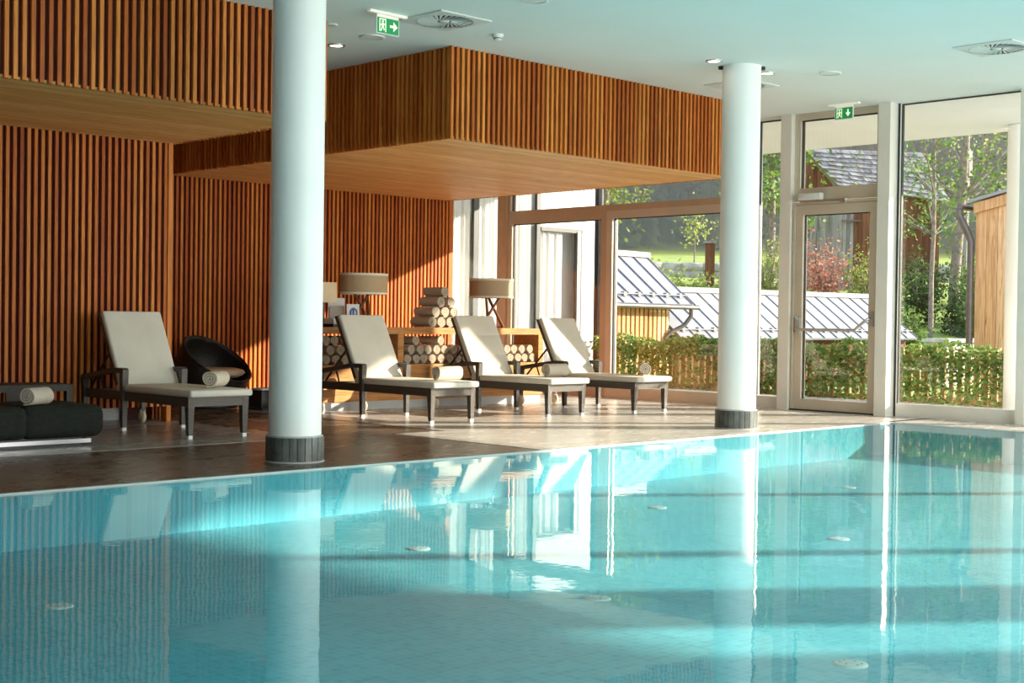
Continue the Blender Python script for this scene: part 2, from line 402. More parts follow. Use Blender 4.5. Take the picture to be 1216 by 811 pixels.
def slat_box(name, x0, x1, y0, y1, faces):
    r = struct_root(name); t = .04
    S('backing', MB().box(x0 + t, x1 - t, y0 + t, y1 - .0, ZB + .03, HC), 'backing', r)
    m = MB()
    if 'f' in faces: slat_face(m, None, 'x', y0 + t, x0, x1, ZB, HC, -1)
    if 'l' in faces: slat_face(m, None, 'y', x0 + t, y0 + .05, y1, ZB, HC, -1)
    if 'r' in faces: slat_face(m, None, 'y', x1 - t, y0 + .05, y1, ZB, HC, 1)
    S('slats', m, 'slat', r)
    m = MB(); n = int((y1 - y0) / .062); st = (y1 - y0) / n
    for i in range(n): m.box(x0 + .045, x1 - .045, y0 + (i * st if i else .045), y0 + i * st + st - .007, ZB + .006, ZB + .028)
    S('soffit_boards', m, 'soffit', r)
slat_box('ceiling_box_left', -5, 7.43, 10.06, 12.68, 'fr')
slat_box('ceiling_box_centre', 8.93, 13.67, 10.06, 15.49, 'flr')
# ------- other walls (out of frame)
S('wall_west', MB().box(-5.2, -5, -5.5, 17.3, 0, HC), 'backing')
S('wall_north', MB().box(-5, 14.4, 17.6, 17.8, 0, HC), 'white')
m = MB().box(-5, 14.9, -5.7, -5.5, 0, .3).box(-5, 14.9, -5.7, -5.5, 3.5, HC)
for x in (-5, -1.7, 1.6, 4.9, 8.2, 11.5, 14.7): m.box(x, x + .2, -5.7, -5.5, .3, 3.5)
S('wall_south', m, 'white')
S('wall_east_pier', MB().box(14.75, 14.98, -3.0, -2.05, 0, HC).box(14.75, 14.98, -5.6, -3.85, 0, HC), 'white')

# ------- glazed facade.  window(): frame bars + pane
FX0, FX1 = 14.82, 14.94
def window(name, y0, y1, z0, z1, fr=.06, m='alu', bottom=None, x0=FX0, x1=FX1, gx=14.88):
    r = struct_root(name); b = fr if bottom is None else bottom
    k = MB()
    k.box(x0, x1, y0, y1, z0, z0 + b); k.box(x0, x1, y0, y1, z1 - fr, z1)
    k.box(x0, x1, y0, y0 + fr, z0 + b, z1 - fr); k.box(x0, x1, y1 - fr, y1, z0 + b, z1 - fr)
    S('frame', k, m, r)
    g = .014; k = MB()
    k.box(gx - .02, gx + .02, y0 + fr, y0 + fr + g, z0 + b, z1 - fr); k.box(gx - .02, gx + .02, y1 - fr - g, y1 - fr, z0 + b, z1 - fr)
    k.box(gx - .02, gx + .02, y0 + fr + g, y1 - fr - g, z1 - fr - g, z1 - fr)
    S('gasket', k, 'gasket', r)
    S('pane', MB().box(gx - .005, gx + .005, y0 + fr, y1 - fr, z0 + b, z1 - fr), 'glass', r)
    return r
ZT0, ZT1 = 2.60, 2.80
window('window_1', 15.53, 17.3, 0, HC, .05, 'timber')
window('window_2', 13.29, 15.36, 0, 2.69, .11, 'alu_warm', .16)
window('window_3', 11.02, 13.29, 0, 2.69, .11, 'alu', .16)
window('window_4', 11.02, 15.36, 2.69, HC, .07, 'alu_warm', .09)
window('window_5', 10.25, 10.70, 0, HC, .035, 'alul', .16)
S('trim_1', MB().box(14.80, 14.96, 15.36, 15.53, 0, HC), 'timber')
S('trim_2', MB().box(14.80, 14.96, 10.70, 11.02, 0, HC), 'alul')
S('trim_3', MB().box(14.74, 14.98, 10.09, 10.25, 0, HC), 'alul')
S('trim_4', MB().box(14.70, 14.98, 8.66, 8.82, 0, HC), 'alul')
S('trim_5', MB().box(14.88, 14.97, 8.627, 8.658, 0, HC), 'gasket')
window('window_6', 7.08, 8.625, 0, HC, .012, 'alul', .16, 14.87, 14.93, 14.90)
S('trim_6', MB().box(14.78, 14.98, 6.98, 7.08, 0, HC), 'alul')
window('window_7', 3.02, 6.98, 0, HC, .04, 'alul', .16)
S('trim_7', MB().box(14.78, 14.98, 2.92, 3.02, 0, HC), 'alul')
window('window_8', -.54, 2.92, 0, HC, .04, 'alul', .16)
S('trim_8', MB().box(14.78, 14.98, -.64, -.54, 0, HC), 'alul')
window('window_9', -2.05, -.64, 0, HC, .04, 'alul', .16)
# door and its fanlight
window('window_10', 8.82, 10.09, 2.66, HC, .085, 'alu', .16)
dr = struct_root('door_1')
k = MB(); dy0, dy1, dz1 = 8.84, 10.07, 2.64
k.box(14.78, 14.95, dy0, dy0 + .03, .02, dz1); k.box(14.78, 14.95, dy1 - .03, dy1, .02, dz1); k.box(14.78, 14.95, dy0 + .03, dy1 - .03, dz1 - .03, dz1)
S('frame', k, 'alu', dr)
lf = MB(); a0, a1 = dy0 + .035, dy1 - .035
lf.box(14.80, 14.90, a0, a1, .02, .15); lf.box(14.80, 14.90, a0, a1, 2.48, 2.60); lf.box(14.80, 14.90, a0, a0 + .10, .15, 2.48); lf.box(14.80, 14.90, a1 - .10, a1, .15, 2.48)
leaf = S('leaf', lf, 'alu', dr)
gk = MB(); g = .012
gk.box(14.84, 14.87, a0 + .10, a0 + .10 + g, .15, 2.48).box(14.84, 14.87, a1 - .10 - g, a1 - .10, .15, 2.48).box(14.84, 14.87, a0 + .1 + g, a1 - .1 - g, 2.48 - g, 2.48)
S('gasket', gk, 'gasket', leaf)
S('pane', MB().box(14.85, 14.86, a0 + .10, a1 - .10, .15, 2.48), 'glass', leaf)
k = MB(); k.tube([(14.80, a1 - .05, 1.05), (14.73, a1 - .05, 1.05), (14.72, a1 - .10, 1.03), (14.72, a0 + .25, 1.03), (14.72, a0 + .13, 1.12), (14.72, a0 + .06, 1.17), (14.80, a0 + .05, 1.17)], .017, 8)
k.box(14.775, 14.80, a1 - .085, a1 - .02, .97, 1.18); k.box(14.775, 14.80, a0 + .02, a0 + .085, 1.08, 1.26); k.tube([(14.78, a1 - .05, 1.14), (14.74, a1 - .05, 1.19)], .014, 6)
S('push_bar', k, 'steel', leaf)
k = MB(); k.rbox(14.70, 14.78, 9.62, 9.96, 2.66, 2.745, .012, 2); S('door_closer', k, 'vent', dr)
k = MB(); k.box(14.735, 14.755, 9.30, 9.95, 2.635, 2.655); k.box(14.72, 14.77, 9.28, 9.33, 2.60, 2.655); S('closer_arm', k, 'steel', dr)
S('threshold', MB().box(14.76, 14.96, dy0, dy1, .0, .02), 'gasket', dr)

# ================================================================== COLUMNS
def column(loc, label):
    t = thing('round_column', label, 'column', loc, 0)
    r = .2
    MB().lathe([(r, .20), (r, HC)], 64).build('shaft', 'column', t)
    MB().lathe([(r + .012, .19), (r + .016, .2), (r, .205)], 64).lathe([(r + .02, 0), (r + .026, .0), (r + .026, .012), (r + .015, .016)], 64).build('grout_ring', 'grout', t)
    k = MB(); n = 24
    for i in range(n):
        a0, a1 = 2 * PI * i / n + .012, 2 * PI * (i + 1) / n - .012
        q = []
        for a in (a0, (a0 + a1) / 2, a1):
            q.append((a, r + .022))
        vs = []; 
        for z in (.012, .192):
            for rr in (r + .002, r + .022):
                for a, _ in q: vs.append((rr * math.cos(a), rr * math.sin(a), z))
        k.add(vs, [(3, 4, 10, 9), (4, 5, 11, 10), (0, 6, 7, 1), (1, 7, 8, 2), (6, 9, 10, 7), (7, 10, 11, 8), (0, 1, 4, 3), (1, 2, 5, 4), (0, 3, 9, 6), (2, 8, 11, 5)])
    k.build('tile_base', 'tilebase', t)
    for sg in (-1, 1): MB().box(-.02, .02, -.02, .02, HC - .035, HC, M=Matrix.Translation((sg * .155, -sg * .151, 0))).build('shadow_gap_block', 'gasket', t)  # dark blocks standing in for the shadow gap either side of the column top
    return t
column((6.12, 8.645, 0), 'thick white round column at the pool edge in front of the slatted wall')
column((11.69, 8.63, 0), 'white round column at the pool edge in front of the garden glazing')

# ================================================================== LOUNGERS
def make_lounger(seams=False):
    t = thing('sun_lounger', '', 'sun lounger')
    W = .315
    fr = MB()
    fr.box(-W, W, -.03, .03, .285, .37)                       # foot apron
    for s in (-1, 1): fr.box(s * W - .028 if s > 0 else -W, W if s > 0 else -W + .028, .03, 1.92, .285, .37)
    fr.box(-W + .03, W - .03, 1.86, 1.92, .29, .36)
    fr.box(-W + .03, W - .03, .05, 1.28, .345, .368)          # seat deck
    fr.build('frame', 'wicker', t)
    def leg(x, y, z1, z0=.03, w0=.022, w1=.034):
        k = MB(); k.hexa([(x - w0, y - w0, z0), (x + w0, y - w0, z0), (x + w0, y + w0, z0), (x - w0, y + w0, z0)],
                         [(x - w1, y - w1, z1), (x + w1, y - w1, z1), (x + w1, y + w1, z1), (x - w1, y + w1, z1)]); return k
    for s in (-1, 1):
        x = s * (W - .034)
        l = leg(x, .0, .36).build('leg', 'wicker', t); MB().box(x - .021, x + .021, -.021, .021, 0, .032).build('foot_cap', 'foot', l)
        xa = s * (W + .0)
        l = leg(xa, 1.12, .56, .03, .022, .032).build('leg', 'wicker', t); MB().box(xa - .021, xa + .021, 1.099, 1.141, 0, .032).build('foot_cap', 'foot', l)
        # armrest, sloping back to the rear leg
        k = MB(); k.prism([(1.085, .53), (1.085, .575), (1.11, .592), (1.30, .592), (1.90, .505), (1.93, .47), (1.93, .43), (1.88, .43), (1.86, .46), (1.30, .545), (1.155, .545), (1.15, .53)], xa - .03, xa + .03, 'x'); k.build('armrest', 'wicker', t)
        k = MB(); k.hexa([(xa - .018, 1.875, .12), (xa + .018, 1.875, .12), (xa + .018, 1.91, .12), (xa - .018, 1.91, .12)], [(xa - .03, 1.865, .46), (xa + .03, 1.865, .46), (xa + .03, 1.925, .46), (xa - .03, 1.925, .46)])
        l = k.build('leg', 'wicker', t)
        R = Matrix.Translation((xa, 1.90, .062)) @ Matrix.Rotation(PI / 2, 4, 'Y')
        MB().lathe([(.0, -.02), (.05, -.02), (.062, -.01), (.062, .01), (.05, .02), (0, .02)], 20, M=R).box(xa - .026, xa - .021, 1.88, 1.91, .06, .14).box(xa + .021, xa + .026, 1.88, 1.91, .06, .14).build('wheel', 'wheel', l)
    # cushions
    k = MB(); cs = []
    k.rbox(-.325, .325, -.09, 1.26, .37, .435, .022, 3); sc = k.build('seat_cushion', 'cream', t)
    a = math.radians(62)
    B = Matrix.Translation((0, 1.235, .40)) @ Matrix.Rotation(a, 4, 'X')
    k = MB(); L = .80
    if seams:
        for i in range(3): k.rbox(-.315, .315, .0 + i * L / 3 - .008, (i + 1) * L / 3 + .008, -.0, .068, .014, 3, M=B)
    else: k.rbox(-.315, .315, 0, L, 0, .068, .024, 4, M=B)
    k.build('back_cushion', 'cream', t)
    k = MB(); k.box(-.315, .315, .02, L + .012, -.028, -.002, M=B); k.build('back_panel', 'wicker', t)
    for s in (-1, 1):
        p = B @ Vector((s * .27, .42, -.02)); q = Vector((s * .27, 1.86, .37)); k = MB(); k.tube([p, q], .012, 6)
        c = p.lerp(q, .55); k.tube([(s * .27, 1.60, .36), c], .010, 6); k.build('back_strut', 'black', t)
    return t
L0 = make_lounger()
Ls = [(6.735, 10.72, 'cream wicker lounger standing alone before the slatted wall on the left'),
      (9.69, 10.86, 'cream wicker lounger right of the thick column, nearest of the window row'),
      (11.44, 10.86, 'cream wicker lounger in the middle of the row, in front of the second lamp'),
      (12.80, 10.745, 'cream wicker lounger at the glazing end of the row, a towel on its foot end')]
for i, (x, y, lb) in enumerate(Ls):
    o = L0 if i == 0 else make_lounger(True) if i == 2 else copy_tree(L0)
    o.location = (x, y, .004); o['label'] = lb; o['group'] = 'cream loungers by the pool'

# ================================================================== ROLLED TOWELS
def towel_roll(r=.085, L=.30, out='towelw', seed=0):
    """axis along +x, centred; spiral face on both ends"""
    rnd = random.Random(seed)
    t = thing('rolled_towel', '', 'towel')
    n = 26; turns = 3.1; th = r / (turns + .55)
    k = MB()
    # spiral sheet with thickness
    tot = int(n * turns); inner = []; outer = []
    for i in range(tot + 1):
        a = 2 * PI * i / n; f_ = i / tot
        ro = th * .55 + (r - th * .55) * f_; wob = 1 + .03 * math.sin(3 * a + seed)
        ri = max(ro - th * .70, .002)
        ph = a - 2 * PI * turns - PI / 3
        outer.append((ro * wob * math.cos(ph), ro * wob * .95 * math.sin(ph))); inner.append((ri * wob * math.cos(ph), ri * wob * .95 * math.sin(ph)))
    h = L / 2; vs = []
    for x in (-h, h):
        for q in outer: vs.append((x, q[0], q[1]))
        for q in inner: vs.append((x, q[0], q[1]))
    m_ = tot + 1; fs = []; ends = []
    for i in range(tot):
        ends += [(i, i + 1, m_ + i + 1, m_ + i), (2 * m_ + i, 3 * m_ + i, 3 * m_ + i + 1, 2 * m_ + i + 1)]
        fs += [(i, 2 * m_ + i, 2 * m_ + i + 1, i + 1), (m_ + i, m_ + i + 1, 3 * m_ + i + 1, 3 * m_ + i)]
    fs += [(0, m_, 3 * m_, 2 * m_), (tot, 2 * m_ + tot, 3 * m_ + tot, m_ + tot)]
    k.add(vs, ends, False)
    return t, k.add(vs, fs, True)
def towel(loc, rz, label, group=None, r=.085, L=.30, m='towelw', seed=0, tilt=0):
    t, k = towel_roll(r, L, m, seed); t.location = loc; t.rotation_euler = (tilt, 0, rz); tag(t, label, 'towel', group)
    k.build('towelling', m, t)
    return t
G = 'rolled towels on the loungers'
towel((6.88, 10.98, .525), .62, 'rolled pale towel on the foot end of the lounger before the left slatted wall', G, seed=1)
towel((9.84, 11.10, .525), -.05, 'rolled pale towel on the lounger nearest the thick column', G, seed=2, L=.32)
towel((11.62, 11.20, .525), -.02, 'rolled pale towel on the middle lounger of the row', G, seed=3, L=.32)
towel((12.97, 10.98, .525), .80, 'rolled pale towel on the lounger nearest the glazing', G, seed=4, L=.28)

# ================================================================== DAYBED at left
t = thing('daybed', 'black upholstered daybed on a chrome base at the left edge', 'daybed', (4.0, 11.05, 0))
k = MB()
for x0, x1 in ((-.9, -.35), (-.35, .28), (.28, .92), (.92, 1.58)):
    k.rbox(x0 - .03, x1 + .03, -.42, .42, .075, .345, .085, 5)
k.build('mattress', 'blackfab', t)
MB().box(-.88, 1.50, -.36, -.33, .028, .062).box(-.88, 1.50, .33, .36, .028, .062).box(1.47, 1.50, -.33, .33, .028, .062).build('base_rail', 'chrome', t)
MB().box(-.84, 1.44, -.32, .32, .004, .08).build('plinth', 'black', t)
k = MB(); k.rbox(-.20, .98, -.30, -.02, .0, .42, .09, 4, M=Matrix.Translation((-.22, .28, .36)) @ Matrix.Rotation(-.25, 4, 'Y') @ Matrix.Rotation(-.2, 4, 'X')); 
towel((5.07, 10.80, .425), .50, 'rolled pale towel on the black daybed', G, seed=5, L=.26, r=.082)
# woven side table behind the daybed
t = thing('side_table', 'low dark woven side table behind the black daybed', 'table', (5.42, 11.95, .004))
MB().box(-.42, .42, -.25, .25, .40, .46).build('table_top', 'wickerd', t)
for sx_ in (-1, 1):
    for sy_ in (-1, 1): MB().box(sx_ * .39 - .03, sx_ * .39 + .03, sy_ * .22 - .03, sy_ * .22 + .03, 0, .40).build('leg', 'wickerd', t)
MB().box(-.20, -.02, -.24, -.22, .0, .40).build('woven_panel', 'wickerd', t)

# ================================================================== EGG CHAIR
t = thing('egg_chair', 'black woven bowl chair with a tilted opening in the corner of the slatted wall', 'chair', (8.95, 14.35, .0))
bm = bmesh.new(); bmesh.ops.create_uvsphere(bm, u_segments=40, v_segments=28, radius=1)
for v in bm.verts:
    v.co = Vector((v.co.x * .455, v.co.y * .455, .47 + v.co.z * .50))
rt = Vector((.7165, -.6974, 0)); fw = Vector((.6976, .7163, 0)); up = Vector((0, 0, 1))
nrm = (rt * .52 + up * .80 - fw * .26).normalized()
bmesh.ops.bisect_plane(bm, geom=list(bm.verts) + list(bm.edges) + list(bm.faces), plane_co=Vector((0, 0, .635)), plane_no=nrm, clear_outer=True)
bmesh.ops.bisect_plane(bm, geom=list(bm.verts) + list(bm.edges) + list(bm.faces), plane_co=Vector((0, 0, .06)), plane_no=(0, 0, -1), clear_outer=True)
rim = []
for e_ in bm.edges:
    if e_.is_boundary and min(v.co.z for v in e_.verts) > .1: rim.append([v.co.copy() for v in e_.verts])
o = MB().bm(bm).build('shell', 'blackw', t)
md = o.modifiers.new('thickness', 'SOLIDIFY'); md.thickness = .03; md.offset = -1
k = MB()
for a_, b_ in rim: k.tube([a_, b_], .017, 6)
k.build('rim', 'blackw', t)
MB().lathe([(0, 0), (.30, 0), (.31, .02), (.27, .10), (0, .10)], 32).build('base', 'blackw', t)
k = MB(); k.lathe([(0, -.05), (.30, -.05), (.36, -.02), (.385, .01), (.36, .045), (.28, .065), (0, .07)], 36, c=(.0, .0, .41)); k.build('seat_cushion', 'beige', t)
# low black table next to it
t = thing('low_table', 'low black box table left of the thick column, papers on top', 'table', (9.2, 13.62, .004))
MB().rbox(-.16, .16, -.18, .18, .03, .235, .008, 2).build('body', 'black', t); MB().box(-.14, .14, -.16, .16, 0, .03).build('plinth', 'gasket', t)
pp = MB().rbox(-.10, .12, -.12, .10, 0, .022, .004, 2).build('folded_paper', 'paper'); pp.location = (9.17, 13.6, .239); tag(pp, 'small white folded paper lying on the low black table', 'paper')

# ================================================================== SIDEBOARD
SX0, SX1, SY0, SY1 = 9.45, 13.22, 12.97, 13.45
t = thing('sideboard', 'long orange wood sideboard with open towel compartments behind the loungers', 'sideboard', (0, 0, .004))
MB().box(SX0, SX1, SY0, SY1, .905, .985).build('top', 'oak', t)
MB().box(SX0, SX1, SY0 + .01, SY1, .10, .535).build('lower_panel', 'oak', t)
MB().box(SX0 + .02, SX1 - .02, SY0 + .03, SY1 - .03, 0, .10).build('plinth', 'kick', t)
for x in (SX0, 10.69, 12.05, SX1 - .09): MB().box(x, x + .09, SY0, SY1, .535, .905).build('upright', 'oak', t)
G2 = 'rolled towels in the sideboard compartments'
sd_ = 0
ordn = ['first', 'second', 'third', 'fourth', 'fifth', 'sixth', 'seventh', 'eighth', 'ninth', 'tenth']
r = .064
for nm, x0, x1, keep, third in (('left', 9.55, 10.68, (9.5, 10.05), ()), ('middle', 10.79, 12.04, (10.7, 11.95), (1, 4)), ('right', 12.15, 13.12, (12.25, 13.2), ())):
    n = int((x1 - x0) / (2 * r + .002)); st = (x1 - x0) / n
    for j, rown in enumerate(('bottom row', 'second row', 'loose on top')):
        c = 0
        for i in range(n - (j % 2)):
            x = x0 + st / 2 + i * st + (st / 2 if j % 2 else 0); z = .541 + r + j * (r * 1.76)
            if not keep[0] < x < keep[1] or (j == 2 and i not in third and nm != 'left'): continue
            sd_ += 1
            lb = 'rolled taupe towel in the %s sideboard compartment, %s, %s visible from left' % (nm, rown, ordn[c]); c += 1
            towel((x + random.uniform(-.001, .001), SY0 + .22 + random.uniform(-.015, .02), z), PI / 2, lb, 'towels in the %s compartment of the sideboard' % nm, r * .985, .38, 'towel', sd_)
# stack on top
pos = [(11.235, 0), (11.385, 0), (11.535, 0), (11.685, 0), (11.30, 1), (11.455, 1), (11.61, 1), (11.37, 2), (11.545, 2), (11.45, 3)]
names = {0: 'bottom row', 1: 'second row', 2: 'third row', 3: 'very top'}
for i, (x, j) in enumerate(pos):
    where = ['leftmost in the bottom row', 'second from left in the bottom row', 'third from left in the bottom row', 'rightmost in the bottom row', 'leftmost in the second row', 'middle one in the second row', 'rightmost in the second row', 'left one in the third row', 'right one in the third row', 'topmost one'][i]
    towel((x, 13.15 + (.0, .01, -.005, .012)[j], .989 + .073 + j * .127), PI / 2, 'rolled taupe towel, %s of the stack on the sideboard' % where, 'towel stack on the sideboard', .073, .36, 'towel', 60 + i)

# ================================================================== LAMPS
def table_lamp(loc, label, ph):
    t = thing('table_lamp', label, 'lamp', loc, ph, 'table lamps on the sideboard')
    r, z0, z1 = .29, .395, .65
    k = MB(); k.lathe([(r, z0 + .012), (r, z1 - .02)], 48).lathe([(r - .006, z1 - .02), (r - .006, z0 + .012)], 48); sh = k.build('lamp_shade', 'shade', t)
    MB().lathe([(r - .008, z1 - .03), (r + .004, z1 - .03), (r + .004, z1), (r - .008, z1)], 48).build('upper_trim', 'trimcream', sh)
    MB().lathe([(r - .008, z0), (r + .004, z0), (r + .004, z0 + .026), (r - .008, z0 + .026), (r - .008, z0)], 48).build('lower_trim', 'trimcream', sh)
    MB().lathe([(0, z0 + .09), (r - .01, z0 + .09)], 48).build('diffuser', 'trimcream', sh)
    for i in range(3):
        a = 2 * PI * i / 3; b = a + math.radians(140)
        MB().tube([(.17 * math.cos(a), .17 * math.sin(a), .012), (.155 * math.cos(b), .155 * math.sin(b), z0 + .09)], [.021, .017], 8).build('leg', 'walnut', t)
    MB().tube([(0, 0, z0 + .06), (0, 0, z0 + .12)], .02, 10).build('socket', 'steel', t)
    k = MB()
    for i in range(3):
        a = 2 * PI * i / 3; b = a + 2 * PI / 3
        k.tube([(.17 * math.cos(a), .17 * math.sin(a), .014), (.17 * math.cos(b), .17 * math.sin(b), .014)], .011, 6)
    k.build('foot_ring', 'walnut', t)
    return t
table_lamp((10.33, 13.2, .989), 'drum-shade table lamp on the sideboard next to the leaflets', .3)
table_lamp((12.46, 13.2, .989), 'drum-shade table lamp on the sideboard before the white curtain', 1.0)
t = thing('small_lamp', 'small lamp with a square cream shade next to the thick column', 'lamp', (9.81, 13.30, .989))
k = MB(); 
k.hexa([(-.13, -.09, .29), (.13, -.09, .29), (.13, .09, .29), (-.13, .09, .29)], [(-.125, -.085, .53), (.125, -.085, .53), (.125, .085, .53), (-.125, .085, .53)]); k.build('lamp_shade', 'shadec', t)
MB().tube([(0, 0, .0), (0, 0, .30)], .012, 8).build('stem', 'walnut', t); MB().lathe([(0, 0), (.07, 0), (.07, .015), (0, .02)], 20).build('base', 'walnut', t)
# leaflets on the sideboard
t = thing('leaflet_box', 'white box with a black base holding leaflets beside the thick column', 'box', (9.84, 13.08, .989), .1)
MB().box(-.13, .10, -.08, .08, 0, .035).build('base', 'black', t); MB().rbox(-.13, .12, -.085, .085, .035, .105, .006, 2).build('body', 'paper', t)
def card(name, label, loc, w_, h_, m, rz, tilt, extra=None):
    t = thing(name, label, 'leaflet', loc, rz)
    T = Matrix.Rotation(tilt, 4, 'X')
    MB().box(-w_ / 2, w_ / 2, 0, .006, 0, h_, M=T).build('sheet', m, t)
    MB().box(-w_ / 4, w_ / 4, .0, .008, 0, .01, M=Matrix.Translation((0, h_ * .35, 0))).build('foot', m, t)
    MB().hexa([(-.01, .006, .0), (.01, .006, .0), (.01, h_ * .36, .0), (-.01, h_ * .36, 0)], [(-.01, .0, .002), (.01, .0, .002), (.01, h_ * .36, .002), (-.01, h_ * .36, .002)]).build('stay', m, t)
    return t, T
card('leaflet', 'plain beige card leaning on the white leaflet box', (9.93, 13.20, .989), .17, .26, 'paperb', -.75, -.25)
t, T = card('leaflet', 'white leaflet with a round blue emblem beside the lamp', (10.04, 13.02, .989), .15, .28, 'paper', -.55, -.2)
k = MB(); k.lathe([(.034, -.001), (.062, -.001)], 24, c=(0, 0, 0), M=T @ Matrix.Translation((.005, -.001, .175)) @ Matrix.Rotation(PI / 2, 4, 'X') @ Matrix.Diagonal((.8, 1, 1, 1)))
k.box(-.008, .014, -.003, 0, .135, .215, M=T); k.box(-.035, -.02, -.003, 0, .145, .205, M=T)
k.build('emblem', 'blue', t)
t, T = card('leaflet', 'white leaflet with a brown stripe leaning under the first lamp shade', (10.03, 13.34, .989), .20, .35, 'paper', -.6, -.12)
MB().box(-.03, .02, -.003, 0, .24, .34, M=T @ Matrix.Rotation(-.5, 4, 'Y') @ Matrix.Translation((-.13, 0, .0))).build('stripe', 'brown', t)

# ================================================================== CEILING FITTINGS
def diffuser(x, y, label, w_=.60, rz=0):
    t = thing('air_diffuser', label, 'ceiling vent', (x, y, HC), rz, 'swirl diffusers on the ceiling')
    h = w_ / 2; r = h * .86
    k = MB(); n = 48
    # square plate with a round hole
    sq = []
    for i in range(n):
        a = 2 * PI * i / n; c, s = math.cos(a), math.sin(a); q = h / max(abs(c), abs(s)); sq.append((q * c, q * s))
    vs = [(p_[0], p_[1], -.012) for p_ in sq] + [(r * math.cos(2 * PI * i / n), r * math.sin(2 * PI * i / n), -.016) for i in range(n)] + [(p_[0], p_[1], 0) for p_ in sq]
    fs = []
    for i in range(n):
        j = (i + 1) % n; fs += [(i, n + i, n + j, j), (i, j, 2 * n + j, 2 * n + i)]
    k.add(vs, fs); k.build('plate', 'vent', t)
    MB().disc(r, -.004, 48, flip=True).build('slot_backing', 'ventd', t)
    k = MB(); nv = 30
    for i in range(nv):
        a = 2 * PI * i / nv
        M_ = Matrix.Rotation(a, 4, 'Z') @ Matrix.Translation((r * .60, 0, -.013)) @ Matrix.Rotation(.3, 4, 'Z') @ Matrix.Rotation(.22, 4, 'X')
        k.hexa([(-r * .40, -.003, -.002), (r * .38, -.014, -.002), (r * .38, .014, -.002), (-r * .40, .003, -.002)], [(-r * .40, -.003, .002), (r * .38, -.014, .002), (r * .38, .014, .002), (-r * .40, .003, .002)], M=M_)
    k.build('vanes', 'vent', t)
    MB().lathe([(0, -.018), (r * .16, -.018), (r * .18, -.008)], 32).build('hub', 'vent', t)
diffuser(8.13, 9.27, 'square swirl air vent beside the exit sign above the slatted box corner')
diffuser(12.60, 9.30, 'square swirl air vent half hidden behind the far column')
diffuser(12.50, 6.24, 'square swirl air vent on the ceiling at the right edge')
def round_fit(name, x, y, label, cat, r, lit, group):
    t = thing(name, label, cat, (x, y, HC), 0, group)
    MB().lathe([(r, 0), (r, -.010), (r - .012, -.014), (r - .022, -.012)], 32).build('rim', 'plastic' if not lit else 'steel', t)
    MB().disc(r - .02, -.009 if not lit else -.006, 32, flip=True).build('cover' if not lit else 'lens', 'bulb' if lit else 'plastic', t)
g1, g2 = 'recessed downlights on the ceiling', 'round ceiling speakers'
round_fit('ceiling_speaker', 8.144, 10.322, 'round white ceiling speaker below the left exit sign', 'speaker', .12, False, g2)
round_fit('ceiling_speaker', 8.114, 8.12, 'round white ceiling speaker at the top edge of the picture', 'speaker', .12, False, g2)
round_fit('ceiling_speaker', 12.60, 8.153, 'round white ceiling speaker right of the far column', 'speaker', .12, False, g2)
round_fit('downlight', 8.156, 10.90, 'lit downlight at the ceiling right of the thick column', 'ceiling light', .085, True, g1)
round_fit('downlight', 11.242, 8.648, 'lit downlight left of the far column top', 'ceiling light', .085, True, g1)
round_fit('downlight', 12.162, 8.647, 'lit downlight right of the far column top', 'ceiling light', .085, True, g1)
round_fit('downlight', 7.55, 10.17, 'dark unlit downlight hugging the thick column', 'ceiling light', .06, False, g1)
t = thing('smoke_detector', 'small white smoke detector on the ceiling above the slatted box', 'smoke detector', (8.877, 9.365, HC))
MB().lathe([(.055, 0), (.055, -.018), (.048, -.024)], 24).disc(.05, -.02, 24, flip=True).build('base', 'plastic', t)
MB().lathe([(.042, -.022), (.04, -.05), (.022, -.058), (0, -.058)], 24).build('sensor_dome', 'plastic', t)
MB().lathe([(.0415, -.034), (.0415, -.042)], 24).build('vent_slot', 'gasket', t)
